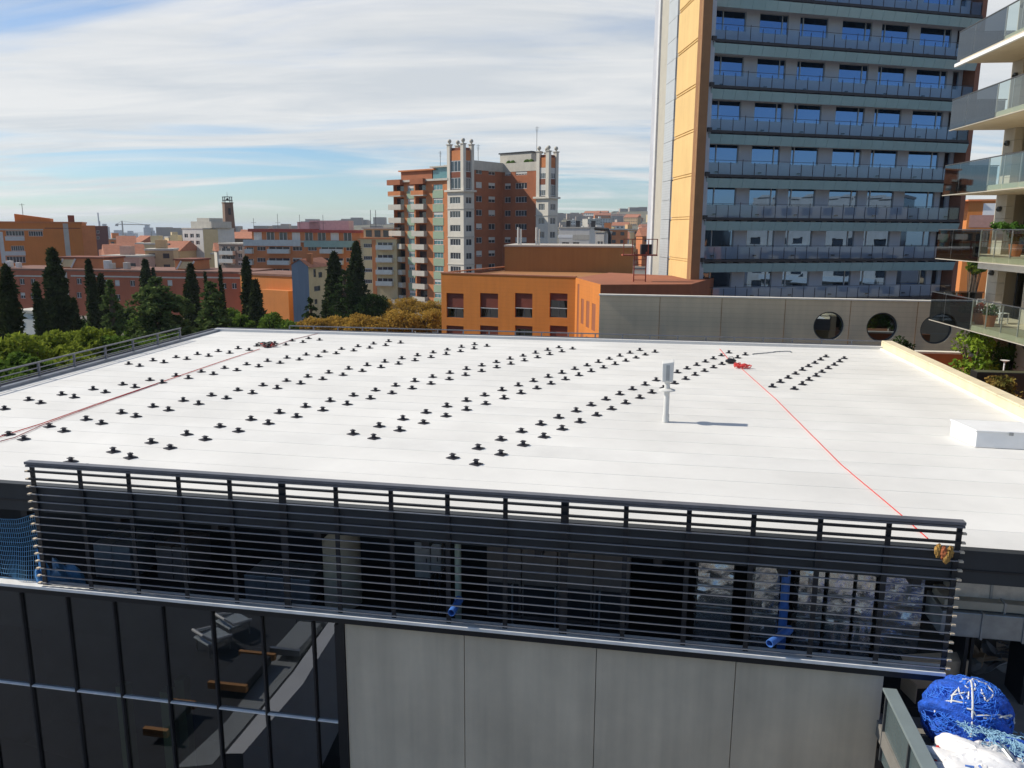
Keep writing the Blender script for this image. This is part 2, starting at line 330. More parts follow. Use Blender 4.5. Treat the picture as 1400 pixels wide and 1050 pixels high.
# cream parapet along the other side
g = B(); g.prism([(xr(0)-.02, .1), (xr(0)+.36, .1), (xr(C_.y)+.36, C_.y+.3), (xr(C_.y)-.02, C_.y+.3)], 9.4, ZR+.36); par = g.o('side_parapet', m_cream, mb, bevel=.01)
nseg = 16
for i in range(nseg):
    a, b = C_.y*i/nseg+.12, C_.y*(i+1)/nseg+.10
    g = B(); g.prism([(xr(a)-.05, a), (xr(a)+.40, a), (xr(b)+.40, b), (xr(b)-.05, b)], ZR+.362, ZR+.42); g.o('coping_stone', m_cream, par, bevel=.008)
g = B(); g.prism([(xr(0)-.12, .1), (xr(0)-.03, .1), (xr(C_.y)-.03, C_.y), (xr(C_.y)-.12, C_.y)], ZR-.01, ZR+.06); g.o('parapet_fillet', m_white, mb)

# --- storey below the roof: open plant gallery behind louvres
ZL = MF.hit(640, 853.5).z                      # pale ledge under the louvres
Z5 = 8.0
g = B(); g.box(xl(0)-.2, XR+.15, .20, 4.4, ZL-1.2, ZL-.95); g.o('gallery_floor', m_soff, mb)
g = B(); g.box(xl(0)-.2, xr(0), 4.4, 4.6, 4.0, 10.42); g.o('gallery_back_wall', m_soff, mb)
g = B()
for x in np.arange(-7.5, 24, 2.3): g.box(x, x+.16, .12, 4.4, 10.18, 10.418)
g.o('ceiling_beam', m_charc, mb)
g = B(); g.box(xl(0)-.2, XR+.02, -.20, .12, ZL-.035, ZL+.035)
led = g.o('ledge', m_ledge, mb, bevel=.006)
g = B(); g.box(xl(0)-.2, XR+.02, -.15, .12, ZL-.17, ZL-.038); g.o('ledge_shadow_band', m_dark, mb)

# --- louvre screen: slats and posts
zt = MF.hit(640, 669, 1, -.16).z               # top rail
g = B(); g.box(-.04, XR+.04, -.235, -.075, zt-.055, zt); g.box(-.04, XR+.04, -.215, -.10, zt-.115, zt-.075); scr = g.o('louvre_screen', m_rail, mb)
pitch = (zt-.04-(ZL+.13))/16.0
g = B(); g.add([(0,-.185,.004),(0,-.185,-.008),(0,-.142,-.008),(0,-.142,.004),(1,-.185,.004),(1,-.185,-.008),(1,-.142,-.008),(1,-.142,.004)], [(0,1,2,3),(7,6,5,4),(0,4,5,1),(1,5,6,2),(2,6,7,3),(3,7,4,0)])
sl_me = g.mesh('slat', mat('slat_metal', (.33, .33, .34), .4, metal=.3, var=.15, vs=5))
for i in (1, 2):
    g = B(); z = zt-.05-i*pitch; g.box(-.03, XR+.03, -.19, -.13, z-.022, z+.018); g.o('guard_bar', m_charc, scr)
for i in range(3, 17):
    o = inst(sl_me, 'slat', scr, (-.06+random.uniform(-.006, .006), random.uniform(-.004, .004), zt-.05-i*pitch+random.uniform(-.004, .004)), 0, (XR+.12, 1, 1))
for i in range(17):
    x = XR*i/16; wd = .075 if i in (5, 10) else .045
    g = B(); g.box(x-wd, x+wd if i else x+.06, -.098, -.068, ZL+.036, zt-.055); g.o('post', m_charc, scr)
for x in (-.05, XR+.05):
    for i in range(1, 17):
        z = zt-.05-i*pitch; g = B(); g.box(x-.035, x+.035, -.20, -.131, z-.02, z+.012); g.o('slat_end', m_conc, scr)

# --- glazed wall and concrete panels under the ledge
um = [29, 92, 156, 222, 290, 358, 428, 461]
xm = [MF.hit(u, 812+.1*u).x for u in um]; st = xm[1]-xm[0]
xm = [xm[0]-st*3, xm[0]-st*2, xm[0]-st]+xm; xe = xm[-1]
ztr = MF.hit(230, 959).z; zb = MF.hit(230, 1120).z-.4
g = B(); g.box(xm[0], xe+.10, .02, .14, ZL-.26, ZL-.172); cw = g.o('curtain_wall', m_charc, mb)
for i, x in enumerate(xm):
    g = B(); wd = .045 if i == len(xm)-1 else .022
    g.box(x-wd, x+wd, -.045, .055, 0, ZL-.262); g.o('mullion', m_dark if i > 8 else m_charc, cw)
for (za, zb_) in ((ztr+.015, ZL-.262), (zb, ztr-.015), (2.0, zb-.06)):
    for i in range(len(xm)-1):
        g = B(); g.quad((xm[i]+.024, .02, za), (xm[i+1]-.024, .02, za), (xm[i+1]-.024, .02, zb_), (xm[i]+.024, .02, zb_)); g.o('pane', m_curtain, cw)
for i in range(len(xm)-1):
    for z in (ztr, zb-.03):
        g = B(); g.box(xm[i]+.023, xm[i+1]-.023, -.04, .05, z-.014, z+.014); g.o('transom', m_ledge, cw)
g = B(); g.box(xe+.05, xe+.17, -.06, .14, 0, ZL-.175); g.o('end_post', m_dark, mb)
xp = [xe+.172]+[MF.hit(u, v).x for u, v in ((635, 860), (816, 877), (1007, 893))]+[XR-.95]
for i in range(4):
    g = B(); g.box(xp[i]+.006, xp[i+1]-.006, -.03, .16, 0, ZL-.175); g.o('concrete_panel', m_conc, mb, bevel=.008)
g = B(); g.box(xe+.17, XR-1, .165, .3, 0, ZL-.2); g.o('backing_wall', m_dark, mb)
# room behind the glass
g = B(); g.box(xm[0], xe+.3, 4.2, 4.3, 2, ZL-1.22); g.box(xm[0]-.1, xm[0], .2, 4.2, 2, ZL-1.22); g.box(xe+.2, xe+.3, .3, 4.2, 2, ZL-1.22); g.box(xm[0]-.1, xe+.3, .15, .19, ZL-1.2, ZL-.3); g.o('room_wall', m_interior, mb)
g = B(); g.box(xm[0], xe+.3, .15, 4.2, 1.9, 2.0); g.o('room_floor', m_interior, mb)
for (u, v, y) in ((170, 1000, .3), (230, 1010, .3), (251, 1010, .8)):
    h = MF.hit(u, v, 1, y); g = B(); g.box(h.x-.12, h.x+.12, y, y+.24, 2.0, ztr+.0); g.o('column', m_leafc, mb)

# ================================================================== what stands in the plant gallery
def ML(x, y, z=0): return MF.w((x, y, z))
fl = ZL-.948
def gal(name, label, cat, u0, v0, u1, v1, y, group=None):
    a, b, c, d = MF.rect(u0, v0, u1, v1, 1, y); e = E(name, label, cat, ML(a, y, fl), MF.a, group); return e, b-a, min(d, 10.15)-fl
def foil_duct(u0, v0, u1, v1, y, label, n=4):
    e, wd, h = gal('foil_wrapped_duct', label, 'duct', u0, v0, u1, v1, y, 'foil wrapped ducts behind the louvres')
    for i in range(n):
        z0 = .05+h*i/n; z1 = .05+h*(i+1)/n-.012; g = B()
        nx, nz = 7, 5; V = []; Fc = []
        for fidx in range(4):
            for j in range(nz):
                for q in range(nx):
                    s_ = q/(nx-1); t_ = j/(nz-1); x, y_ = [(s_*wd, 0), (wd, s_*.5), (wd-s_*wd, .5), (0, .5-s_*.5)][fidx]
                    jit = 0 if q in (0, nx-1) or j in (0, nz-1) else random.uniform(-.06, .06)
                    V.append((x+(jit if fidx % 2 else 0), y_+(jit if not fidx % 2 else 0), z0+(z1-z0)*t_))
            o_ = fidx*nx*nz
            for j in range(nz-1):
                for q in range(nx-1): Fc.append((o_+j*nx+q, o_+j*nx+q+1, o_+(j+1)*nx+q+1, o_+(j+1)*nx+q))
        g.add(V, Fc); sct = g.o('duct_section', m_foil, e, smooth=True)
        g = B(); g.box(-.012, wd+.012, -.012, .512, z1, z1+.012); g.o('band', m_galv, sct)
    g = B(); g.box(.02, wd-.02, .02, .48, 0, .05); g.o('foot', m_charc, e)
foil_duct(953, 772, 1001, 862, 1.5, 'foil wrapped duct standing alone between two dark gaps behind the louvres')
foil_duct(1030, 775, 1064, 880, 1.3, 'foil wrapped duct right beside the upright blue pipe')
for k, (a, b) in enumerate(((1090, 1124), (1130, 1163), (1168, 1193))):
    foil_duct(a, 780+k*3, b, 884+k*4, 1.3, ['foil wrapped duct just past the blue pipe behind the louvres', 'middle foil wrapped duct of the row of three behind the louvres', 'last and narrowest foil wrapped duct of the row of three'][k])
foil_duct(1203, 790, 1262, 850, 1.7, 'wide foil wrapped duct at the open end of the louvres', 3)
e, wd, h = gal('blue_pipe', 'upright blue plastic pipe standing between foil wrapped ducts', 'pipe', 1066, 780, 1076, 880, 1.2)
g = B(); g.cyl((.08, 0, 0), (.08, 0, h), .085, 14); g.o('pipe_run', m_blue, e, smooth=True)
g = B(); g.cyl((.08, 0, h*.6), (.08, 0, h*.6+.1), .10, 14); g.o('coupling', m_blue, e, smooth=True)
e, wd, h = gal('storage_tank', 'beige cylindrical tank standing behind the louvres', 'tank', 433, 727, 482, 822, 1.6)
g = B(); g.cyl((wd/2, wd/2, .1), (wd/2, wd/2, h), wd/2, 28); tk = g.o('tank_shell', m_beige, e, smooth=True)
g = B(); g.cyl((wd/2, wd/2, h), (wd/2, wd/2, h+.1), wd/2*.9, 28, wd*.2); g.o('dome', m_beige, tk, smooth=True)
for s_ in (.2, .8):
    g = B(); g.box(wd*s_-.05, wd*s_+.05, wd*.3, wd*.7, 0, .1); g.o('foot', m_charc, e)
e, wd, h = gal('green_pipe', 'pale green vertical pipe with an elbow behind the louvres', 'pipe', 622, 740, 631, 832, 1.2)
g = B(); g.cyl((.07, 0, .0), (.07, 0, h), .07, 12); g.o('pipe_run', mat('pale_green', (.35, .42, .34), .5), e, smooth=True)
g = B(); g.tube([(.07, 0, h-.02), (.08, .03, h+.06), (.14, .06, h+.1), (.3, .1, h+.1)], .07, 10); g.o('elbow', MATS['pale_green'], e, smooth=True)
for (u0, v0, u1, v1, nm, lb, mm) in ((567, 742, 588, 790, 'wall_cabinet', 'small pale electrical cabinet beside the beige tank', m_galv), (589, 744, 603, 783, 'wall_cabinet', 'narrow pale electrical cabinet paired with a wider one', m_galv)):
    a, b, c, d = MF.rect(u0, v0, u1, v1, 1, 1.8); e = E(nm, lb, 'cabinet', ML(a, 1.8, fl), MF.a, 'cabinets behind the louvres')
    g = B(); g.box(0, b-a, 0, .3, c-fl, d-fl); bd = g.o('body', mm, e, bevel=.01)
    g = B(); g.box(.03, b-a-.03, -.015, -.003, c-fl+.03, d-fl-.03); dr = g.o('door', mm, e)
    g = B(); g.box(b-a-.09, b-a-.07, -.03, -.016, (c+d)/2-fl-.06, (c+d)/2-fl+.06); g.o('handle', m_dark, dr)
    g = B(); g.box(.05, .09, .1, .16, 0, c-fl); g.box(b-a-.09, b-a-.05, .1, .16, 0, c-fl); g.o('stand', m_charc, e)
e, wd, h = gal('air_handling_unit', 'large brown-grey air handling cabinet with pipe frame behind the louvres', 'machine', 665, 748, 862, 822, 2.0)
um_ = mat('unit_brown', (.16, .13, .11), .6, var=.2)
for i in range(4):
    g = B(); g.box(wd*i/4+.01, wd*(i+1)/4-.01, 0, 1.3, .12, h); pn = g.o('casing', um_, e, bevel=.01)
    g = B(); g.box(wd*i/4+.06, wd*(i+1)/4-.06, -.02, -.002, .2, h*.5); g.o('grille', m_soff, pn)
g = B(); g.box(0, wd, .05, 1.25, 0, .12); g.o('base_frame', m_charc, e)
for i in range(3):
    x = wd*(.2+.3*i); g = B(); g.tube([(x, -.25, 0), (x, -.25, h*.55), (x, -.03, h*.55)], .022, 8); g.o('pipe', m_galv, e)
e, wd, h = gal('machine_cabinet', 'dark grey plant cabinet with pale panels near the hung blue net', 'machine', 130, 745, 180, 800, 2.2)
for i in range(2):
    g = B(); g.box(wd*i/2, wd*(i+1)/2-.02, 0, 1, .08, h); g.o('casing', m_galv, e, bevel=.01)
g = B(); g.box(0, wd, .05, .95, 0, .08); g.o('base_frame', m_charc, e)
e, wd, h = gal('machine_cabinet', 'dull brown plant cabinet standing mid way between net and beige tank', 'machine', 215, 748, 260, 812, 2.4)
for i in range(2):
    g = B(); g.box(wd*i/2, wd*(i+1)/2-.02, 0, 1, .08, h); g.o('casing', um_, e, bevel=.01)
g = B(); g.box(0, wd, .05, .95, 0, .08); g.o('base_frame', m_charc, e)
e, wd, h = gal('machine_cabinet', 'low grey plant cabinet catching light beside the beige tank', 'machine', 335, 790, 425, 826, 1.8)
for i in range(3):
    g = B(); g.box(wd*i/3, wd*(i+1)/3-.02, 0, .9, .08, h); g.o('casing', m_galv, e, bevel=.01)
g = B(); g.box(0, wd, .05, .85, 0, .08); g.o('base_frame', m_charc, e)
# cable tray under the ceiling
e = E('cable_tray', 'pale perforated cable tray hung under the gallery ceiling', 'cable tray', ML(10.5-3.5, 2.6, 9.75), MF.a)
g = B(); g.box(0, 8.0, 0, .3, 0, .015); g.box(0, 8, 0, .012, .016, .07); g.box(0, 8, .288, .3, .016, .07); g.o('tray', m_galv, e)
for i in range(5):
    g = B(); g.cyl((.4+1.8*i, .15, .02), (.4+1.8*i, .15, .44), .008, 6); g.o('hanger', m_galv, e)
# blue pipes poking out through the louvres
for (u, v, lb, dx) in ((617, 838, 'short pale blue pipe end poking out through the louvres above a panel joint', -.03), (1052, 880, 'longer bright blue pipe poking out sideways through the louvres', -.42)):
    h = MF.hit(u, v, 1, -.3); e = E('drain_pipe', lb, 'pipe', ML(h.x, -.3, h.z), MF.a)
    g = B(); g.pipe((dx*.0, 0, 0), (-dx+.02, .55 if dx < -.1 else .5, .05), .075, .062, 18); g.o('pipe_end', m_blue, e, smooth=True)
    g = B(); g.pipe((-dx*.88, .45, .042), (-dx*.97, .5, .047), .084, .06, 18); g.o('collar', m_blue, e, smooth=True)

# ================================================================== roof supports, each a small pedestal on a square base plate
ST = [  # first pad (x, y), step (dx, dy), count, double row
 (-15.61, 31.71, .594, .872, 10, 0), (-14.96, 31.26, .596, .865, 10, 0),
 (-15.56, 24.84, .591, .863, 17, 1), (-15.5, 23.52, .591, .862, 18, 1),
 (-13.48, 20.53, .583, .86, 21, 2), (-12.81, 20.06, .581, .86, 21, 2),
 (-10.48, 18.07, .577, .857, 23, 3), (-9.8, 17.56, .574, .862, 23, 3),
 (-4.31, 20.79, .567, .856, 19, 4), (-3.67, 20.36, .566, .852, 19, 4),
 (-1.43, 18.56, .565, .851, 21, 5), (-.84, 18.05, .564, .848, 21, 5),
 (9.31, 27.71, .575, .86, 9, 6), (9.96, 27.3, .573, .855, 9, 6)]
PL = [('black roof support pad in the short double row next to the grey side guard rail', 'supports of the row by the side rail'),
      ('black roof support pad in the double row crossed half way by the red lifeline', 'supports of the row crossed by the lifeline'),
      ('black roof support pad in the double row after the one crossed by the lifeline', 'supports of the row after the crossed one'),
      ('black roof support pad in the longest double row, starting behind the louvre railing', 'supports of the longest row'),
      ('black roof support pad in the double row between the longest and vent pipe rows', 'supports of the row before the vent pipe row'),
      ('black roof support pad in the long double row running past the white vent pipe', 'supports of the row by the vent pipe'),
      ('black roof support pad in the short double row near the cream parapet', 'supports of the row by the parapet')]
g = B(); g.box(-.122, .122, -.122, .122, 0, .018); g.box(-.085, .085, -.085, .085, .018, .028); me_b = g.mesh('base_plate', m_black)
g = B(); g.cyl((0, 0, .026), (0, 0, .085), .058, 12, .046); me_s = g.mesh('stem', m_black, True)
g = B(); g.box(-.062, .062, -.062, .062, .083, .098); g.box(-.02, .02, -.045, .045, .098, .116); me_h = g.mesh('head', m_black)
ang = math.atan2(.86, .578)
for (x, y, dx, dy, n, kd) in ST:
    for i in range(n):
        e = E('roof_support_pad', PL[kd][0], 'support pad', (x+dx*i+random.uniform(-.015, .015), y+dy*i+random.uniform(-.015, .015), ZR+.008), ang+random.uniform(-.06, .06), PL[kd][1])
        inst(me_b, 'base_plate', e); k_ = random.uniform(.88, 1.22); inst(me_s, 'stem', e, sc=(1, 1, k_)); inst(me_h, 'head', e, (0, 0, .085*(k_-1)), random.uniform(-.5, .5))

# ================================================================== vent pipe, hatch, ropes
m_vent = mat('vent_white', (.60, .60, .57), .5, var=.06, vs=3)
pv = pz(910, 577, ZR); e = E('vent_pipe', 'white vent pipe with rain collar and square hooded top on the roof', 'vent pipe', (pv.x, pv.y, ZR+.008), R(-10))
g = B(); g.cyl((0, 0, 0), (0, 0, .22), .098, 20); g.o('base_sleeve', m_vent, e, smooth=True)
g = B(); g.cyl((0, 0, .22), (0, 0, 1.2), .082, 20); g.o('shaft', m_vent, e, smooth=True)
g = B(); g.cyl((0, 0, .93), (0, 0, .955), .24, 24, .24); g.cyl((0, 0, .956), (0, 0, 1.0), .23, 24, .09); g.o('rain_collar', m_vent, e, smooth=True)
g = B(); g.add([(-.155,-.155,1.2),(.155,-.155,1.2),(.155,.155,1.2),(-.155,.155,1.2),(-.165,-.165,1.74),(.165,-.165,1.8),(.165,.165,1.84),(-.165,.165,1.78)], [(0,3,2,1),(4,5,6,7),(0,1,5,4),(1,2,6,5),(2,3,7,6),(3,0,4,7)]); hd = g.o('hood', m_vent, e, bevel=.02)
g = B(); g.box(-.05, .05, -.175, -.163, 1.25, 1.7); g.o('vent_slot', m_galv, hd)
hb = pz(1333, 612, ZR); hc = pz(1298, 596, ZR)
ah = math.atan2(hc.y-hb.y, hc.x-hb.x)-math.pi/2
e = E('roof_hatch', 'low white box hatch on the roof beside the cream parapet', 'roof hatch', (hb.x, hb.y, ZR+.008), MF.a)
ll = math.hypot(hc.x-hb.x, hc.y-hb.y)
kx = Fr(hb, MF.a).l(hc)
zt_ = .46
g = B(); g.prism([(0, 0), (2.4, 0), (2.4+kx.x, kx.y), (kx.x, kx.y)], 0, zt_-.04); g.o('kerb', m_white, e, bevel=.015)
g = B(); g.prism([(-.03, -.03), (2.43, -.03), (2.43+kx.x, kx.y+.03), (kx.x-.03, kx.y+.03)], zt_-.038, zt_); ld = g.o('lid', m_white, e, bevel=.012)
g = B(); g.box(.75, .85, -.05, -.032, zt_-.1, zt_-.02); g.o('latch', m_galv, ld)

def rope(name, label, pts, r=.014, m=m_red, wob=.0, sub=14):
    P = []; pts = [Vector(p) for p in pts]
    for i in range(len(pts)-1):
        for k in range(sub):
            t = k/sub; q = pts[i].lerp(pts[i+1], t); q.z += 0; q.x += random.uniform(-wob, wob); q.y += random.uniform(-wob, wob); P.append(q)
    P.append(pts[-1]); g = B(); O = P[0]
    for i in range(len(P)): P[i] = P[i]-O
    g.tube(P, r, 5); o = g.o(name, m, None, smooth=True, label=label, cat='rope'); o.location = O; return o
zz = ZR+.03
def RP(*l): return [pz(u, v, zz) for u, v in l]
rope('lifeline_rope', 'thin red lifeline running from the louvre railing across the roof to the red tangle', RP((1268, 736), (1232, 704), (1150, 635), (1060, 545), (1014, 504)), .011, wob=.004)
rope('lifeline_rope', 'short red lifeline from the tangle by the long row to the rear rail', RP((1000, 496), (990, 484), (984, 477)), .012)
rope('lifeline_rope', 'taut dark red lifeline slanting past the side rows of supports to the dark tangle', RP((-30, 606), (60, 578), (130, 553), (215, 524), (300, 495), (355, 477)), .014, wob=.004)
rope('lifeline_rope', 'slack red lifeline lying beside the taut one at the near side edge', RP((-30, 611), (20, 598), (60, 580), (120, 558), (215, 524.5)), .012, m=mat('dark_red_rope', (.30, .04, .06), .7), wob=.006)
rope('lifeline_rope', 'short dark red lifeline from the dark tangle to the rear edge', RP((372, 474), (400, 464), (434, 456)), .014, m=MATS['dark_red_rope'])
rope('loose_cable', 'loose thin grey cable lying along the rear edge of the roof', RP((1028, 484), (1052, 482), (1062, 480.5), (1080, 480), (1082, 481.5)), .02, m=m_grey, wob=.04)['category'] = 'cable'
def tangle(name, label, c, rad, n, mats, r=.02):
    e = E(name, label, 'rope', (c.x, c.y, ZR+.012))
    for j, (mm, nn) in enumerate(mats):
        g = B()
        for k in range(nn):
            cx_, cy_ = random.gauss(0, rad*.5), random.gauss(0, rad*.35); P = []; a0 = random.uniform(0, 6); rr_ = random.uniform(.07, .16)
            for i in range(14):
                t = a0+i*.5; P.append((cx_+rr_*math.cos(t)*1.5+random.uniform(-.02, .02), cy_+rr_*math.sin(t), .02+abs(math.sin(t*1.3+k))*.12+.03*j))
            g.tube(P, r, 5)
        g.o('rope_coil', mm, e, smooth=True)
    return e
tangle('rope_tangle', 'bright red tangle of rope beside the supports at the end of the long lifeline', pz(1010, 503, ZR), .35, 9, [(m_red, 9)])
tk_ = pz(999, 497, ZR); e = E('tool_bag', 'small dark bag lying among the supports next to the bright red rope', 'bag', (tk_.x, tk_.y, ZR+.012), .3)
g = B(); g.ball((0, 0, .1), .2, 14, 9, (1.3, .7, .5), .06); g.o('bag_body', m_charc, e, smooth=True)
g = B(); g.tube([(-.15, 0, .17), (-.08, 0, .27), (.08, 0, .27), (.15, 0, .17)], .015, 6); g.o('handle', m_dark, e)
tangle('rope_tangle', 'dark and red heap of rope and harness at the rear of the taut lifeline', pz(366, 474, ZR), .35, 9, [(m_red, 8), (m_dark, 7)], .026)
# padded wrap where the rope goes over the railing
h = MF.hit(1291, 755, 1, -.25); e = E('edge_protector', 'yellow and orange rag wrapped round the end post of the louvre railing', 'rag', ML(h.x, -.25, h.z), MF.a)
m_och_c = mat('ochre_cloth', (.40, .23, .06), .95, var=.5, vs=14, bump=.8, bs=25); m_or_c = mat('orange_cloth', (.42, .13, .05), .95, var=.4, vs=14, bump=.8, bs=25)
for q, mm in (((-.10, 0, .02), m_och_c), ((.10, .02, -.01), m_och_c), ((-.02, -.03, .0), m_or_c), ((.03, -.04, -.07), m_och_c)):
    g = B(); g.ball(q, .095, 14, 9, (.62, .5, 1.25), .22); g.o('cloth_fold', mm, e)
# ================================================================== neighbours behind the roof
m_orange = mat('orange_render', (.58, .19, .03), .85, var=.10, vs=.35, streak=.10, stripes=(.32, .06))
m_brown = mat('brown_render', (.33, .15, .05), .85, var=.10, vs=.25, streak=.12)
m_shut = mat('red_shutter', (.17, .035, .018), .7, var=.15, stripes=(.09, .3))
m_frame = mat('dark_frame', (.05, .055, .06), .5, var=.1)
m_framew = mat('white_frame', (.62, .62, .60), .5, var=.1)
m_pane = glass('window_glass', (.10, .12, .13), .12, (.9, .95, 1), .02)
m_board = mat('beige_boarding', (.68, .545, .365), .85, var=.10, vs=.4, streak=.10, stripes=(.26, .10))
# beige boarded wall with round windows
bf = Fr(py(820, 404, 45), R(-10)); bz = py(820, 404, 45).z; bw_ = bf.hit(1350, 415).x
e = E('boarded_wall', 'long beige boarded wall with three round windows in front of the glass tower', 'wall', bf.O, bf.a)
cs = [(bf.hit(u, v), r_) for u, v, r_ in ((1133, 446, 21), (1206, 447.5, 21), (1280, 450.5, 22))]
rad = [.5*abs(bf.hit(1133+21, 446).x-bf.hit(1133-21, 446).x)]*3
g = B(); sq = [(c.x-1.1, c.x+1.1, c.z-1.1, c.z+1.1) for c, _ in cs]; g.holed(0, bw_, 5, bz, 0, sq, .0)
for (c, _), q in zip(cs, rad):
    n = 48; vs = []; fs = []
    for i in range(n):
        t = 2*math.pi*i/n; ca, sa = math.cos(t), math.sin(t); k = 1.1/max(abs(ca), abs(sa))
        vs += [(c.x+ca*q, 0, c.z+sa*q), (c.x+ca*k, 0, c.z+sa*k), (c.x+ca*q, .35, c.z+sa*q)]
    for i in range(n):
        j = (i+1) % n; fs += [(3*i, 3*i+1, 3*j+1, 3*j), (3*i, 3*j, 3*j+2, 3*i+2)]
    g.add(vs, fs)
g.box(0, bw_, .36, .5, 5, bz); g.o('boarding', m_board, e)
g = B(); g.box(-.05, bw_, -.06, .52, bz, bz+.07); g.o('wall_cap', mat('pale_cap', (.6, .57, .5), .7), e)
m_rw = glass('round_glass', (.12, .16, .2), .22, (.75, .88, 1), .01)
for (c, _), q in zip(cs, rad):
    g = B(); g.pipe((c.x, .16, c.z), (c.x, .24, c.z), q-.005, q-.08, 48); wn = g.o('round_window', m_frame, e)
    n = 40; g = B(); g.add([(c.x+math.cos(6.2832*i/n)*(q-.08), .2, c.z+math.sin(6.2832*i/n)*(q-.08)) for i in range(n)], [tuple(range(n))]); g.o('pane', m_rw, wn)
    g = B(); g.box(c.x-q*.93, c.x+q*.93, .225, .275, c.z-.28, c.z-.22); g.o('rail', m_framew, wn)
for i in range(1, 6):
    x = bw_*i/6; g = B(); g.box(x-.012, x+.012, -.012, -.002, 5, bz); g.o('joint_strip', m_brown, e)
# orange block
P1, P2, P3 = py(603, 376, 69.5), py(787, 379.5, 64.4), py(821, 388.5, 56.5); P4 = py(945, 389, 57.5)
zo = P2.z; of = Fr(P1, math.atan2(P2.y-P1.y, P2.x-P1.x)); Wf = math.hypot(P2.x-P1.x, P2.y-P1.y)
e = E('orange_block', 'orange rendered block with red shuttered windows and a sunlit recessed side', 'building', of.O, of.a)
l3, l4 = of.l(P3), of.l(P4)
hol = [of.rect(u0, v0, u1, v1) for (u0, u1) in ((610.5, 633.8), (656.3, 681), (704, 727.8), (751.4, 775.6)) for (v0, v1) in ((401, 434.5), (445.5, 479))]
hol += [(h[0], h[1], h[2]-3*k*(hol[0][3]-hol[1][3])/3, h[3]-3*k*(hol[0][3]-hol[1][3])/3) for h in hol[1::2] for k in (1,)]
g = B(); g.holed(0, Wf, 0, zo, 0, hol, .28); g.o('front_wall', m_orange, e)
Ls = math.hypot(l3.x-Wf, l3.y); sa = math.atan2(l3.y, l3.x-Wf); Ts = side(Wf, sa)
sfr = Fr(of.w((Wf, 0, 0)), of.a+sa)
sh = [sfr.rect(u0, v0, u1, v1) for u0, v0, u1, v1 in ((789, 388, 791.5, 463), (794.3, 408.5, 798, 443), (801.3, 411.5, 805.6, 448), (809, 415, 814, 452.5), (793.5, 455, 797, 490), (800.6, 460, 805, 495))]
g = B(Ts); g.holed(0, Ls, 0, zo, 0, sh, .25); g.o('sunlit_side_wall', m_orange, e)
g = B(); g.prism([(l3.x, l3.y+.02), (l4.x, l4.y), (l4.x, l4.y+9), (Wf+.02, 9), (Wf+.02, .02)], 0, zo-.02); g.o('brown_wing', mat('brown_red_render', (.30, .10, .045), .85, var=.12, vs=.4, streak=.15), e)
g = B(); g.prism([(0.02, .34), (Wf-.02, .34), (Wf-.02, 14), (.02, 14)], 0, zo-.35); g.o('inner_mass', m_brown, e)
g = B(); g.box(-.03, Wf+.02, -.05, .3, zo, zo+.1); g.box(-.03, .25, .3, 14, zo, zo+.1); g.o('parapet_cap', mat('rust_cap', (.35, .13, .06), .7), e)
bl = [.58, .6, .62, .3, .9, .9, .15, .9]
for i, h in enumerate(hol[:8]):
    hi = [0, 4, 1, 5, 2, 6, 3, 7][i]
    wn = window(e, h, 0, None, m_frame, m_pane, 1, .2, .07, blind=bl[hi if hi < 4 else hi], blind_m=m_shut)
    g = B(); g.box(h[0]+.01, h[1]-.01, .03, .06, h[2]+(h[3]-h[2])*.38, h[2]+(h[3]-h[2])*.38+.05); g.o('guard_bar', m_framew, wn)
for h in hol[8:]: window(e, h, 0, None, m_frame, m_pane, 1, .2, .07)
for h in sh[1:]: window(e, h, 0, Ts, m_frame, m_pane, 0, .16, .06, blind=.5, blind_m=m_shut)
g = B(Ts); h = sh[0]; g.box(h[0], h[1], .1, .2, h[2], h[3]); g.o('slot_panel', m_shut, e)
# steel ladder frame beside the tower
h = py(874, 391, 60); e = E('roof_ladder', 'red steel ladder frame with platform on the orange block roof', 'ladder', (h.x, h.y, zo-.4), 0)
m_rust = mat('red_oxide_steel', (.33, .07, .035), .6, var=.2)
for s_ in (-.45, .45):
    g = B(); g.box(s_-.04, s_+.04, -.04, .04, -.4, 2.6); g.o('stile', m_rust, e)
for i in range(7):
    g = B(); g.box(-.41, .41, -.03, .03, .1+i*.38, .15+i*.38); g.o('rung', m_rust, e)
g = B(); g.box(-1.3, 1.3, .05, 1.0, 2.3, 2.4); g.o('platform', m_rust, e)
for x in (-1.25, -.6, .6, 1.25):
    g = B(); g.box(x-.03, x+.03, .07, .13, 2.4, 3.5); g.o('post', m_rust, e)
g = B(); g.box(-1.3, 1.3, .07, .12, 3.5, 3.56); g.o('handrail', m_rust, e)
g = B(); g.box(.1, .9, .3, .9, 2.42, 3.15); g.o('motor_box', m_charc, e)
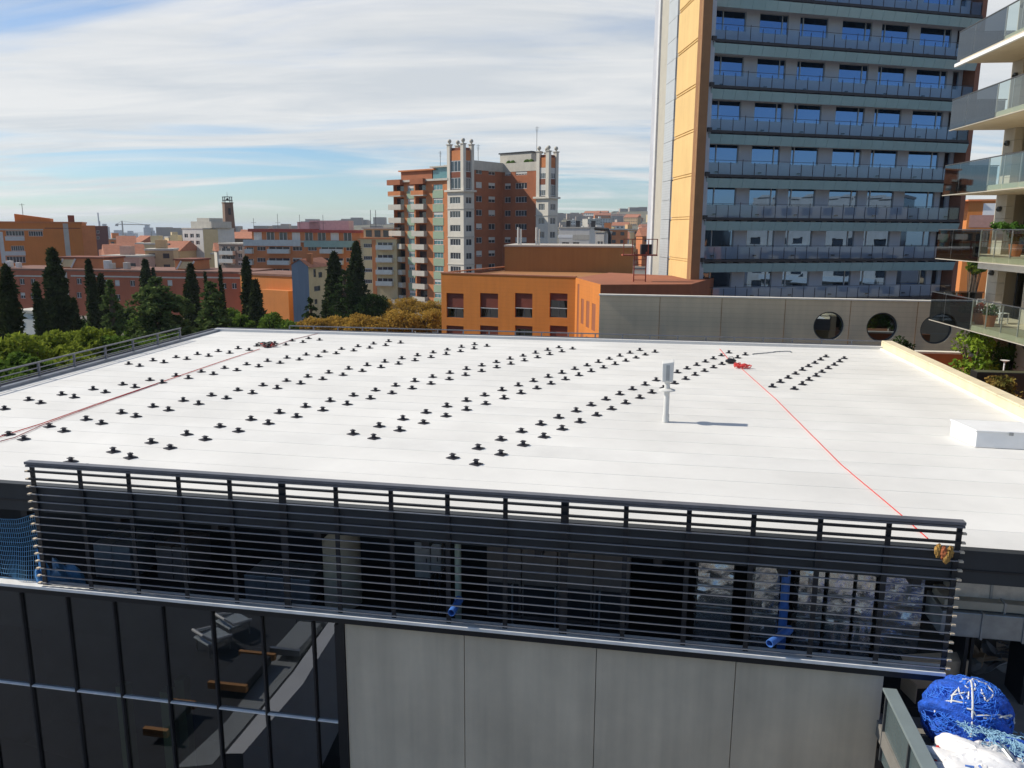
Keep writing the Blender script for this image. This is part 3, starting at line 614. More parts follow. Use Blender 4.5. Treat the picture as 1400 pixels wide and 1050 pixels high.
# brown blind wall with two flues
cf, Wc = frame2(690, 80, 866, 78.5, 345); zc_ = py(780, 338, 79).z
e = E('brown_wall_block', 'big blank brown rendered block with thin pale cap behind the orange block', 'building', cf.O, cf.a)
g = B(); g.box(0, Wc, 0, 10, 0, zc_); g.o('wall', m_brown, e)
g = B(); g.box(-.08, Wc+.08, -.08, 10.05, zc_, zc_+.16); g.o('roof_cap', mat('cap_grey', (.42, .38, .33), .8), e)
for u in (710, 735):
    q = cf.hit(u, 325, 1, 3.0); f_ = E('flue', 'pale metal flue pair standing on the brown wall block', 'flue', cf.w((q.x, 3, zc_+.16)), 0, 'flues on the brown block')
    for s_ in (-.12, .14):
        g = B(); g.cyl((s_, 0, 0), (s_, 0, 1.75 if s_ < 0 else 1.6), .11, 12); g.o('flue_pipe', mat('pale_metal', (.6, .58, .54), .4, metal=.3), f_, smooth=True)
    g = B(); g.box(-.3, .3, -.06, .06, .5, .56); g.o('bracket', m_galv, f_)

# ================================================================== glass hotel tower
TC = py(961, 0, 63.0)                                   # front corner of the yellow fin
tf = Fr((TC.x, TC.y), R(15)); e = tow = E('glass_tower', 'tall tower with blue glass balconies and a yellow stone side wall', 'tower', tf.O, tf.a)
m_yel = mat('yellow_stone', (.70, .48, .20), .8, var=.07, vs=.4, streak=.10)
m_tshade = mat('tower_shade_brown', (.28, .14, .06), .8, var=.1)
m_tgrey = mat('tower_panel', (.44, .46, .50), .6, var=.08, vs=.6)
m_tledge = mat('tower_ledge', (.035, .03, .032), .6, var=.2)
m_tglass = mat('teal_fritted_glass', (.26, .40, .42), .12, var=.08, vs=.5, spec=.6)
m_tpane = glass('tower_window', (.02, .03, .05), .36, (.34, .50, .80), .01, wob=.03)
m_tbal = glass('tower_balustrade', (.80, .85, .90), .02, (.8, .9, 1), .02)
SH = 3.32; z0 = tf.hit(985, 357).z; z0 -= 3*SH                 # dark ledge levels
W = tf.hit(1352, 0).x
floors = [z0+SH*i for i in range(0, 14)]
dirb = Vector((-.062, .998)); la = math.atan2(dirb.y, dirb.x)-tf.a          # left side direction in the frame
TL = Matrix.Translation((0, 0, 0)) @ Matrix.Rotation(la+math.pi, 4, 'Z')     # x from far end (-) to corner (0), y into the tower
Z9 = floors[-1]+.5
# body
far_l = Vector((math.cos(la)*13.8, math.sin(la)*13.8))
g = B(); g.prism([(.9, 2.5), (W, 2.5), (W-1, 15), (far_l.x+.3, far_l.y+1.5), (far_l.x*.9+.3, far_l.y*.9)], 0, Z9-.3); g.o('core', m_tgrey, e)
# yellow fin with groove lines, edge browned for the fin's shaded front face
for i in range(len(floors)-1):
    za, zb_ = (0 if i == 0 else floors[i]+.16), floors[i+1]-.14
    g = B(TL); g.box(-6.6, 0, -.0, .5, za, zb_); g.o('stone_panel', m_yel, e)
    g = B(TL); g.box(-6.55, -.03, .06, .45, zb_, zb_+.10); g.box(-6.58, -.02, .0, .46, zb_+.105, zb_+.19); g.box(-6.55, -.03, .06, .45, zb_+.195, zb_+.30); g.o('groove_band', m_yel, e)
g = B(); g.box(.005, .75, -.17, .5, 0, Z9); g.o('shaded_edge', m_tshade, e)
g = B(); g.box(.76, 1.45, .5, 1.8, 0, Z9); g.o('grey_return', m_tgrey, e)
# strips beyond the yellow wall: windows, ribbed panels, white corner post
for i in range(len(floors)-1):
    za, zb_ = (0 if i == 0 else floors[i]+.02), floors[i+1]
    g = B(TL); g.box(-7.3, -6.66, .2, .6, za, za+SH*.45 if i else zb_-SH*.55); g.o('spandrel', m_tgrey, e)
    g = B(TL); g.box(-7.3, -6.66, .3, .5, zb_-SH*.55+.02, zb_-.02); g.o('side_window', m_tpane, e)
m_rib = mat('ribbed_metal', (.50, .53, .54), .4, metal=.2, var=.06, stripes=(.22, .25))
for i in range(len(floors)-1):
    for j in range(2):
        za = max(0, floors[i])+SH*j/2+.01; g = B(TL); g.box(-10.3, -7.35, .05, .5, za, za+SH/2-.03); g.o('ribbed_panel', m_rib, e)
g = B(TL); g.box(-13.05, -10.35, .12, .6, 0, Z9); g.o('grey_strip', mat('tower_stone_grey', (.42, .40, .34), .8, var=.08), e)
g = B(TL); g.box(-13.8, -13.1, -.05, .6, 0, Z9); g.o('white_corner', mat('corner_white', (.6, .61, .62), .5), e)
# front wall with window openings
wins = []
ub = [(975, 1018), (1036, 1076), (1091, 1130), (1149, 1190), (1203, 1241), (1256, 1299), (1306, 1350)]     # along the ledge near y=70
vline = 66
for (a, b) in ub: wins.append((tf.hit(a, vline, 1, 1.9).x, min(W-.35, tf.hit(b, vline, 1, 1.9).x)))
hol = []
for i, f_ in enumerate(floors[:-1]):
    for a, b in wins: hol.append((a, b, f_+1.05, f_+2.55))
g = B(); g.holed(1.45, W, 0, Z9, 1.88, hol, .25); g.o('front_wall', m_tgrey, e)
fm_t = mat('tower_frame', (.33, .36, .38), .4, metal=.3)
for k, h in enumerate(hol):
    a, b, c, d = h; Y = 2.0; fl_ = k % len(wins)
    xm_ = a+(b-a)*(.28 if fl_ == 0 else (.80 if fl_ % 2 else .14))
    g = B()
    for x in (a, xm_-.05, b-.07): g.box(x, x+.09, Y-.05, Y+.04, c, d)
    g.box(a, b, Y-.04, Y+.03, c, c+.06); g.box(a, b, Y-.04, Y+.03, d-.06, d)
    wn = g.o('window', fm_t, e)
    for (p, q) in ((a+.02, xm_), (xm_, b-.02)):
        tl = random.uniform(-.004, .004)
        g = B(); g.quad((p, Y+tl, c+.03), (q, Y-tl, c+.03), (q, Y-tl+random.uniform(-.004, .004), d-.03), (p, Y+tl, d-.03)); g.o('pane', m_tpane, wn)
    if random.random() < .35:
        g = B(); w0 = a+.1+random.random()*(b-a)*.5; g.box(w0, min(b-.1, w0+random.uniform(.4, 1.2)), Y+.1, Y+.13, c+.05, d-.05); g.o('curtain', mat('tower_curtain', (.5, .5, .48), .9), wn)
# ledges, hung glass sun screens, rails
for i, f_ in enumerate(floors):
    g = B(); g.box(1.3, W+.1, .55, 1.87, f_-.10, f_+.10); g.box(1.15, 1.5, .35, .75, f_-.07, f_+.25); ld = g.o('walkway', m_tledge, e)
    if i == 0: continue
    n = 23; ww = (W-1.3)/n; g = B()
    for j in range(n+1):
        g.box(1.3+ww*j-.025, 1.3+ww*j+.025, .38, 1.2, f_-.20, f_-.12)
    g.o('bracket_row', m_tledge, ld)
    for j in range(n):
        g = B(); x = 1.3+ww*j; g.add([(x+.01, .40, f_-.22), (x+ww-.01, .40, f_-.22), (x+ww-.01, .62, f_-.92), (x+.01, .62, f_-.92), (x+.01, .43, f_-.21), (x+ww-.01, .43, f_-.21), (x+ww-.01, .65, f_-.91), (x+.01, .65, f_-.91)], [(0,3,2,1),(4,5,6,7),(0,1,5,4),(1,2,6,5),(2,3,7,6),(3,0,4,7)]); g.o('glass_sunscreen', m_tglass, ld)
for i, f_ in enumerate(floors[:-1]):
    g = B(); n = 23; ww = (W-1.3)/n
    for j in range(n+1): g.box(1.3+ww*j-.018, 1.3+ww*j+.018, .60, .63, f_+.10, f_+(1.28 if j % 3 == 0 else 1.05))
    g.box(1.3, W+.05, .60, .63, f_+1.16, f_+1.19); rl = g.o('railing', m_tledge, e)
    g = B(); g.quad((1.3, .64, f_+.12), (W, .64, f_+.12), (W, .64, f_+1.1), (1.3, .64, f_+1.1)); g.o('balustrade_glass', m_tbal, rl)
    g = B(); g.box(1.22, 1.30, .58, .66, f_-1.0, f_+1.3); g.o('end_post', m_framew, rl)
for k in range(len(wins)*(len(floors)-1)):
    f_ = floors[k//len(wins)]; a, b = wins[k % len(wins)]; x = a+.8
    g = B(); g.box(x-.12, x+.12, 1.7, 1.86, f_+.34, f_+.42); g.o('wall_light', m_frame, e)
g = B(); g.box(W+.12, W+.6, .7, 2.4, 0, Z9); g.o('red_brown_end', mat('tower_end_brown', (.26, .105, .06), .8, var=.1), e)
g = B(); g.box(0, W+1, .5, 14, Z9-.28, Z9); g.o('roof', m_tgrey, e)

# ================================================================== balconied block at the right
rf = Fr(py(1288, 265, 37), R(-6.1)); rb = E('balcony_block', 'cream apartment block with projecting glass balconies beside the roof terrace', 'building', rf.O, rf.a)
m_crm = mat('cream_render', (.66, .57, .41), .85, var=.06, vs=.6, streak=.08)
m_clad = mat('stone_cladding', (.52, .47, .38), .8, var=.08, vs=.7, streak=.1)
m_slab = mat('slab_edge', (.40, .37, .31), .7, var=.08)
m_al = mat('aluminium', (.55, .57, .58), .3, metal=.7, var=.08)
zs = [rf.hit(u, v).z for u, v in ((1308, 87), (1297, 177), (1288, 265), (1279, 353))]; sp_ = (zs[0]-zs[3])/3
slabs = [zs[3]-sp_]+[zs[3]+sp_*i for i in range(4)]+[zs[0]+sp_]
XF = 2.35; YE = -17.0
op = [(rf.hit(a, 300, 0, XF).y, rf.hit(b, 300, 0, XF).y) for a, b in ((1384, 1400),)]
y_a = rf.hit(1384, 300, 0, XF).y
for i, z in enumerate(slabs):
    g = B(); g.box(.07, 9, YE, -.04, z, z+.22); sl = g.o('balcony_slab', m_crm, rb, bevel=.01)
    g = B(); g.box(.0, .065, YE, -.0, z-.03, z+.0); g.o('edge_trim', m_slab, sl)
    zt2 = z+1.28
    # handrail, panes and clamps
    g = B(); g.box(.0, .05, YE, .0, zt2, zt2+.04); g.box(.05, XF-.05, -.05, 0.0, zt2, zt2+.04); hr = g.o('handrail', m_frame, rb)
    yb = 0.0; k = 0
    for wd_ in (1.55, 2.6, 1.25, 1.25, 1.25, 1.25, 1.25, 1.25, 1.25, 1.25, 1.25, 1.25):
        if i in (0, 1) and k == 1: pass
        g = B(); g.quad((.015, yb-.01, z+.02), (.015, yb-wd_+.01, z+.02), (.015, yb-wd_+.01, zt2-.01), (.015, yb-.01, zt2-.01))
        g.o('balustrade_pane', m_smoke if (k < 2 or i == 5) else m_bal, rb)
        g = B(); g.box(.02, .06, yb-wd_-.02, yb-wd_+.02, z+.22, zt2); g.o('baluster_post', m_al, hr)
        yb -= wd_; k += 1
    g = B(); g.quad((.05, -.02, z+.05), (XF-.1, -.02, z+.05), (XF-.1, -.02, zt2-.01), (.05, -.02, zt2-.01)); g.o('balustrade_pane', m_smoke, rb)
    for x in (.55, 1.1, 1.65):
        g = B(); g.box(x-.02, x+.02, -.06, -.03, z+.22, zt2); g.o('baluster_post', m_al, hr)
    # facade of this storey: cladded column, door opening, wall
    zb2, zt3 = z-sp_+.22, z
    for (ya, yb2) in ((-.02, -1.0), (-3.3, -5.2), (-7.6, -10.0), (-12.4, -17)):
        n = 5
        for q in range(n):
            g = B(); za = zb2+(zt3-zb2)*q/n; g.box(XF, XF+.35, yb2, ya, za+.006, za+(zt3-zb2)/n-.006); g.o('cladding_panel', m_clad, rb)
    for (ya, yb2) in ((-1.0, -3.3), (-5.2, -7.6), (-10.0, -12.4)):
        fr2 = B(); fr2.box(XF+.8, XF+.86, yb2, ya, zb2, zb2+.08); fr2.box(XF+.8, XF+.86, yb2, ya, zt3-.1, zt3)
        for yq in (ya-.06, (ya+yb2)/2, yb2): fr2.box(XF+.8, XF+.86, yq, yq+.06, zb2+.08, zt3-.1)
        dr = fr2.o('glazed_door', m_frame, rb)
        g = B(); g.quad((XF+.83, ya, zb2+.05), (XF+.83, yb2, zb2+.05), (XF+.83, yb2, zt3-.05), (XF+.83, ya, zt3-.05)); g.o('pane', m_pane, dr)
    for yq in (-.55, -4.2, -8.8):
        g = B(); zq = zt3-.62; g.cyl((XF-.02, yq, zq), (XF-.13, yq, zq), .12, 14); g.cyl((XF-.13, yq, zq-.02), (XF-.16, yq, zq-.06), .07, 12); lm = g.o('wall_lamp', m_frame, rb, smooth=True)
g = B(); g.box(XF+1.4, 9, YE, -.3, 0, slabs[-1]+.2); g.o('interior_mass', m_dark, rb)
g = B(); g.box(XF+.002, 9, -.30, -.02, 0, slabs[-1]+.2); g.o('end_wall', m_clad, rb)
# awning boom under the topmost balcony
z = slabs[4]; g = B(); g.bar((-.28, -.7, z-.22), (-.28, -11, z-.22), .12, .13); aw = g.o('awning_bar', m_white, rb)
g = B(); g.bar((-.20, -3.2, z-.2), (.3, -3.6, z+.0), .05, .05); g.bar((-.2, -8.2, z-.2), (.3, -8.6, z), .05, .05); g.o('awning_arm', m_frame, aw)
g = B(); g.box(-.20, -.04, -11, -.9, z-.16, z-.03); g.o('awning_cassette', mat('cassette_cream', (.5, .44, .33), .6), aw)
z = slabs[1]; g = B(); g.box(XF-1.0, XF-.01, -5.2, -1.2, z-.40, z-.02); g.o('white_awning_box', m_white, rb, bevel=.03)
# pots on the lowest balcony
m_terra = mat('terracotta', (.46, .16, .06), .85, var=.15, vs=5)
m_plant = leafmat('pot_leaves', (.10, .20, .04), (.03, .08, .015)); m_redl = leafmat('red_leaves', (.42, .07, .03), (.2, .03, .02))
def leafquads(n, fn, size, flat=.0, asp=1.0):
    """n small leaf faces at random points given by fn() -> numpy positions (n,3)"""
    P = fn(n); d = rng.normal(size=(n, 3)); d[:, 2] *= (1-flat); d /= np.linalg.norm(d, axis=1)[:, None]+1e-9
    r2 = rng.normal(size=(n, 3)); r2[:, 2] *= (1-flat); e2 = np.cross(d, r2); e2 /= np.linalg.norm(e2, axis=1)[:, None]+1e-9
    s = size*rng.uniform(.6, 1.3, n)[:, None]
    V = np.empty((n, 4, 3)); V[:, 0] = P-d*s*asp; V[:, 1] = P+e2*s*.55; V[:, 2] = P+d*s*asp; V[:, 3] = P-e2*s*.55
    return V.reshape(-1, 3)
def leafmesh(name, chunks, m, parent=None, extra=None):
    V = np.concatenate(chunks); n = len(V)//4; fs = np.arange(4*n).reshape(n, 4).tolist(); vs = V.tolist()
    if extra: k = len(vs); vs += [tuple(q) for q in extra.v]; fs += [tuple(i+k for i in f) for f in extra.f]
    me = bpy.data.meshes.new(name); me.from_pydata(vs, [], fs); me.materials.append(m); me.update()
    o = bpy.data.objects.new(name, me); col.objects.link(o); o.parent = parent; return o
def ballpts(c, r, sc=(1, 1, 1), hollow=.45):
    def f(n):
        d = rng.normal(size=(n, 3)); d /= np.linalg.norm(d, axis=1)[:, None]; q = rng.uniform(hollow**3, 1, n)**(1/3)
        return np.array(c)+d*(q*r)[:, None]*np.array(sc)
    return f
def pot(label, P, s, lm, box=False):
    e = E('potted_plant', label, 'potted plant', P)
    g = B()
    if box: g.box(-.38, .38, -.2, .2, 0, .36)
    else: g.cyl((0, 0, 0), (0, 0, .42*s), .17*s, 18, .24*s); g.cyl((0, 0, .42*s), (0, 0, .47*s), .27*s, 18)
    g.o('pot', m_terra, e, smooth=not box)
    leafmesh('leaves', [leafquads(260, ballpts((0, 0, .62*s if not box else .5), .30*s, (1.3 if box else 1, .8, .9)), .06)], lm, e)
zb0 = slabs[0]+.22
for (y, lb, s, lm, bx) in ((-1.55, 'round terracotta pot with red leaves on the lowest balcony', 1.2, m_redl, False), (-2.6, 'long terracotta trough with green leaves on the lowest balcony', 1, m_plant, True), (-3.75, 'terracotta pot with trailing dark red plant on the lowest balcony', 1.0, m_redl, False), (-4.6, 'terracotta pot with green plant beside the trailing red one', 1.0, m_plant, False)):
    pot(lb, rf.w((.55, y, zb0)), s, lm, bx)
for (y, lb) in ((-2.0, 'white metal garden chair on the lowest balcony by the doors'), (-3.4, 'white metal garden chair between the balcony pots')):
    e = E('garden_chair', lb, 'chair', rf.w((1.5, y, zb0)), rf.a+.4)
    g = B(); g.box(-.24, .24, -.24, .24, .43, .46); g.o('seat', m_white, e)
    for sx in (-.22, .22):
        for sy in (-.22, .22):
            g = B(); g.box(sx-.016, sx+.016, sy-.016, sy+.016, 0, .43 if sy < 0 else .9); g.o('leg', m_white, e)
    for z in (.62, .75, .88):
        g = B(); g.box(-.2, .2, .21, .235, z-.03, z+.03); g.o('back_slat', m_white, e)
# leafy plant climbing on the second balcony
e = E('balcony_palm', 'feathery green palm in a pot behind the middle balcony glass', 'potted plant', rf.w((1.5, -4.0, slabs[1]+.22)))
g = B(); g.cyl((0, 0, 0), (0, 0, .5), .2, 16, .27); g.o('pot', m_terra, e, smooth=True)
def frond(n):
    t = rng.uniform(.1, 1, n); a = rng.integers(0, 11, n)*.571; l = 1.1*t
    return np.stack([np.cos(a)*l*.9, np.sin(a)*l*.9, .55+1.7*t-1.0*t*t], 1)+rng.normal(0, .05, (n, 3))
leafmesh('fronds', [leafquads(700, frond, .09, asp=1.6)], m_plant, e)

# ---------- roof terrace between the parapet and that block
TZ = 9.95
g = B(); a_, b_ = MF.w((xr(-3)+.42, -3, 0)), MF.w((xr(C_.y)+.42, C_.y+2.5, 0)); c_, d_ = rf.w((XF+.4, 2.5, 0)), rf.w((XF+.4, -17, 0))
g.prism([(a_.x, a_.y), (d_.x, d_.y), (c_.x, c_.y), (b_.x, b_.y)], TZ-.3, TZ); g.o('terrace', mat('terrace_tile', (.42, .20, .11), .85, var=.15, vs=1.2), kind='structure')
p, q = py(1225, 482, 38.6), py(1345, 484, 38.0); wf2 = Fr(p, math.atan2(q.y-p.y, q.x-p.x)); ww = math.hypot(q.x-p.x, q.y-p.y)
e = E('terracotta_wall', 'low terracotta coloured garden wall with pale cap below the boarded wall', 'wall', (p.x, p.y, TZ), wf2.a)
hw = p.z-TZ
g = B(); g.box(0, ww, 0, .3, 0, hw); g.o('wall_body', mat('terracotta_render', (.36, .13, .045), .85, var=.1, streak=.12), e)
g = B(); g.box(-.05, ww-1.0, -.05, .4, hw, hw+.09); g.o('cap', mat('pale_cap2', (.74, .68, .55), .7), e)
p = py(1368, 545, 27.5); e = E('planter_screen', 'long black planter box on the terrace behind the cream parapet', 'planter', (py(1336, 509, 30).x, 30, TZ), R(-8))
tzh = py(1340, 509, 30).z-TZ
g = B(); g.box(0, 4.2, 0, .6, 0, tzh); g.o('box', m_dark, e, bevel=.01)
g = B(); g.box(.05, 4.15, .05, .55, tzh, tzh+.01); g.o('soil', MATS['garden_soil'], e)
def bush(name, label, P, h, r, lm, n=900, size=.09, cat='shrub', blobs=9, stem=None, group=None):
    e = E(name, label, cat, P, 0, group); ch = []
    for k in range(blobs):
        a = random.uniform(0, 6.28); q = random.uniform(0, r*.75); z = h*random.uniform(.3, .92); ch.append(leafquads(n//blobs, ballpts((q*math.cos(a), q*math.sin(a), z), r*random.uniform(.35, .6), hollow=.3), size))
    leafmesh('leaves', ch, lm, e); g = B()
    for k in range(5):
        a = random.uniform(0, 6.28); g.tube([(0, 0, 0), (.12*r*math.cos(a), .12*r*math.sin(a), h*.3), (.5*r*math.cos(a), .5*r*math.sin(a), h*.75)], .02*max(1, h/1.5), 5)
    g.o('stems', mat('bark', (.12, .085, .055), .9, var=.3, vs=4), e); return e
m_lime = leafmat('lime_leaves', (.28, .36, .04), (.08, .16, .02)); m_dkl = leafmat('dark_leaves', (.05, .08, .025), (.015, .03, .01)); m_och = leafmat('ochre_leaves', (.36, .20, .06), (.10, .12, .03))
q = pz(1330, 530, TZ); bush('terrace_shrub', 'bright lime green flowering shrub on the terrace by the black planter', (q.x-.1, q.y, TZ), 2.4, 1.15, m_lime, 1500, .10)
q = pz(1375, 530, TZ); bush('terrace_shrub', 'dark green shrub standing between the lime shrub and the doors', (q.x+.3, q.y+.6, TZ), 1.7, .8, m_plant, 900, .09)
q = py(1368, 555, 28.6); bush('terrace_shrub', 'low shrub with orange tips in front of the black planter', (q.x, 28.7, TZ), 1.15, .75, m_och, 1000, .08)
q = py(1237, 490, 37.0); bush('terrace_shrub', 'small dark round shrub behind the far end of the cream parapet', (q.x, 37.2, TZ), 1.5, .65, m_dkl, 800, .08)
q = py(1290, 520, 33.0); bush('terrace_shrub', 'sparse dry shrub against the terracotta wall', (q.x+.7, 33, TZ), .75, .6, m_och, 300, .06)
q = py(1329, 505, 36.0); e = E('folded_parasol', 'folded dark grey parasol standing by the terracotta wall', 'parasol', (q.x, 36, TZ))
g = B(); g.cyl((0, 0, 0), (0, 0, 2.6), .025, 8); g.o('pole', m_frame, e)
g = B(); g.cyl((0, 0, .9), (0, 0, 1.6), .24, 9, .10); g.cyl((0, 0, 1.6), (0, 0, 2.5), .20, 9, .05); g.o('canopy', mat('dark_canvas', (.03, .03, .035), .9), e)
g = B(); g.cyl((0, 0, 0), (0, 0, .08), .28, 16); g.o('base', m_charc, e)
q = py(1373, 500, 31.2); e = E('pedestal_lamp', 'small white pedestal dish standing behind the black planter', 'bird bath', (q.x, 31.2, TZ))
g = B(); g.cyl((0, 0, 0), (0, 0, tzh+.2), .03, 10); g.o('stem', m_white, e); g = B(); g.cyl((0, 0, tzh+.2), (0, 0, tzh+.28), .04, 16, .17); g.o('dish', m_white, e, smooth=True)
g = B(); g.cyl((0, 0, 0), (0, 0, .05), .2, 14); g.o('foot', m_white, e)

# ================================================================== lower terrace in front, on the right: balustrade, nets, bags
LZ = 7.55
tp = [MF.w((x, y, 0)) for x, y in ((XR-1.0, .2), (XR-.98, -9), (30, -9), (30, 4.3), (XR+.2, 4.3), (XR+.2, .2))]
g = B(); g.prism([(p.x, p.y) for p in tp], LZ-.3, LZ); g.o('lower_terrace', mat('terrace_concrete', (.20, .19, .17), .9, var=.2, vs=1, bump=.2), kind='structure')
zh = MF.hit(1216, 940, 1, -.3).z
e = E('glass_balustrade', 'grey framed glass balustrade running out from the concrete panels', 'balustrade', MF.w((0, 0, 0)), MF.a)
xb = MF.hit(1216, 940, 1, -.3).x
g = B(); g.box(xb-.12, xb+.12, -9, -.32, zh-.05, zh); g.o('handrail', mat('greengrey_cap', (.24, .29, .29), .4, metal=.2, var=.08), e, bevel=.008)
m_bpan = mat('grey_green_panel', (.085, .115, .12), .18, var=.1, spec=.6)
yq = -.34
for k in range(6):
    g = B(); g.box(xb-.03, xb+.02, yq-1.3, yq-.05, LZ-.6, zh-.055); g.o('panel', m_bpan, e)
    g = B(); g.box(xb-.07, xb+.06, yq-.045, yq, LZ-.6, zh-.052); g.o('post', m_frame, e)
    yq -= 1.35
# ducts on the open side beyond the louvres
def dct(label, u0, v0, u1, v1, y, dp, m, n, name='roof_duct', round_=False):
    a, b, c, d = MF.rect(u0, v0, u1, v1, 1, y); b = max(b, a+.2); e = E(name, label, 'duct', MF.w((a, y, c)), MF.a)
    for i in range(n):
        g = B(); g.box((b-a)*i/n+.006, (b-a)*(i+1)/n-.006, 0, dp, 0, d-c); s_ = g.o('duct_section', m, e, bevel=.02)
        g = B(); g.box((b-a)*(i+1)/n-.02, (b-a)*(i+1)/n+.02, -.025, dp+.02, -.02, d-c+.02); g.o('flange', m_galv, s_)
    for i in range(2):
        x = (b-a)*(.25+.5*i); g = B(); g.box(x-.03, x+.03, .1, dp-.1, LZ-c, -.022); g.o('support_leg', m_charc, e)
m_tape = mat('silver_wrap', (.60, .56, .49), .5, metal=.25, var=.2, vs=4, bump=.5, bs=9)
dct('pale silver wrapped duct lying just under the fascia beyond the louvres', 1304, 797, 1460, 822, 1.2, .6, m_tape, 3)
dct('beige flat duct under the silver wrapped one', 1290, 826, 1460, 838, 1.0, .7, mat('beige_duct', (.40, .36, .28), .7, var=.15), 2)
dct('large grey galvanised duct low beyond the louvres', 1285, 842, 1460, 876, .9, .9, m_galv, 3)
# offcuts and sheets of board lying about
k = 0
for (u, v, s_, mm, lb) in ((1330, 893, .55, m_card, 'torn sheet of cardboard lying under the grey duct'), (1355, 890, .45, m_galv, 'bent metal sheet lying under the grey duct'), (1378, 900, .6, m_card, 'long cardboard offcut near the blue net heap'), (1392, 888, .5, m_foil, 'crumpled foil sheet behind the blue net heap'), (1345, 906, .5, m_galv, 'grey metal strip lying just behind the blue net heap'), (1392, 915, .5, m_slab, 'pale board offcut beside the blue net heap')):
    p = pz(u, v, LZ+.1); e = E('offcut', lb, 'offcut', (p.x, p.y, LZ+.005), random.uniform(0, 3)); n = 5; V = []; Fc = []
    for j in range(n):
        for i in range(n): V.append((s_*(i/(n-1)-.5)*1.6, s_*(j/(n-1)-.5)*.8, .04+.10*math.sin(i*1.1+k)*math.cos(j*.9)+.05*random.random()))
    for j in range(n-1):
        for i in range(n-1): Fc.append((j*n+i, j*n+i+1, (j+1)*n+i+1, (j+1)*n+i))
    g = B(); g.add(V, Fc); o = g.o('sheet', mm, e); md = o.modifiers.new('thick', 'SOLIDIFY'); md.thickness = .02; k += 1
    g = B(); g.box(-.05, .05, -.05, .05, 0, .05); g.o('fold', mm, e)
# open cardboard box
p = pz(1298, 968, LZ); e = E('cardboard_box', 'open cardboard box with raised flap beside the blue net heap', 'box', (p.x, p.y, LZ+.003), MF.a+.25)
g = B(); g.box(-.75, .55, .38, .40, 0, .74); g.o('side_panel', m_card, e)
g = B(); g.box(-.77, -.75, -.1, .40, 0, .55); g.o('end_panel', m_card, e)
g = B(); g.box(-.74, .54, -.1, .375, 0, .02); g.o('bottom_panel', m_card, e)
g = B(); g.add([(-.75, .405, .745), (.55, .405, .745), (.5, .62, .80), (-.7, .62, .78)], [(0, 1, 2, 3)]); o = g.o('flap', m_card, e); o.modifiers.new('t', 'SOLIDIFY').thickness = .012
# white bags
m_bag = mat('white_sack', (.80, .79, .77), .7, var=.06, vs=3, bump=.3, bs=9)
def lump(c, r, sc, nu, nv, amp, seed, sq=1.0, fold=0):
    rr_ = random.Random(seed); ks = [(rr_.uniform(1, 5), rr_.uniform(1, 5), rr_.uniform(1, 5), rr_.uniform(0, 6)) for _ in range(9)]; g = B(); vs = []; fs = []
    for j in range(nv+1):
        for i in range(nu):
            th = math.pi*j/nv; ph = 2*math.pi*i/nu; d = (math.sin(th)*math.cos(ph), math.sin(th)*math.sin(ph), math.cos(th))
            d = tuple(math.copysign(abs(q)**sq, q) for q in d)
            q = r*(1+amp*sum(math.sin(a*d[0]*1.7+b_*d[1]*1.7+c2*d[2]*1.7+f) for a, b_, c2, f in ks)/3+amp*fold*sum(abs(math.sin(a*d[1]*4+b_*d[0]*5+c2*d[2]*3+f))-.6 for a, b_, c2, f in ks[:4])/3)
            vs.append((c[0]+q*sc[0]*d[0], c[1]+q*sc[1]*d[1], max(0, c[2]+q*sc[2]*d[2])))
    for j in range(nv):
        for i in range(nu): fs.append((j*nu+i, (j+1)*nu+i, (j+1)*nu+(i+1) % nu, j*nu+(i+1) % nu))
    return g.add(vs, fs)
p = pz(1325, 1062, LZ+.2); e = E('white_sack', 'big white woven sack with red edges and blue print under the nets', 'sack', (p.x, p.y-.1, LZ+.003))
lump((0, 0, .33), .75, (1.1, .8, .55), 84, 46, .10, 5, .75, 1.1).o('sack_body', m_bag, e, smooth=True)
g = B(); g.tube([(-.78, -.25, .30), (-.7, -.1, .55), (-.55, .1, .66), (-.45, .3, .6)], .03, 6); g.o('red_seam', m_red, e)
g = B(); g.tube([(-.35, -.3, .70), (-.25, -.35, .72), (-.3, -.42, .66)], .02, 5); g.tube([(-.15, -.33, .73), (-.12, -.45, .68)], .02, 5); g.o('blue_print', m_blue, e)
g = B(); g.tube([(.5, -.35, .5), (.45, -.2, .72), (.42, 0, .78)], .03, 6); g.o('strap', m_galv, e)
p = pz(1405, 1075, LZ+.2); e = E('white_sack', 'flat white sack folded against the beside the nets', 'sack', (p.x+.1, p.y-.1, LZ+.003))
lump((0, 0, .28), .6, (1.2, .9, .5), 72, 40, .10, 9, .75, 1.1).o('sack_body', m_bag, e, smooth=True)
g = B(); g.tube([(-.6, 0, .4), (-.2, -.1, .58), (.3, -.1, .56)], .025, 6); g.o('seam', m_bag, e)
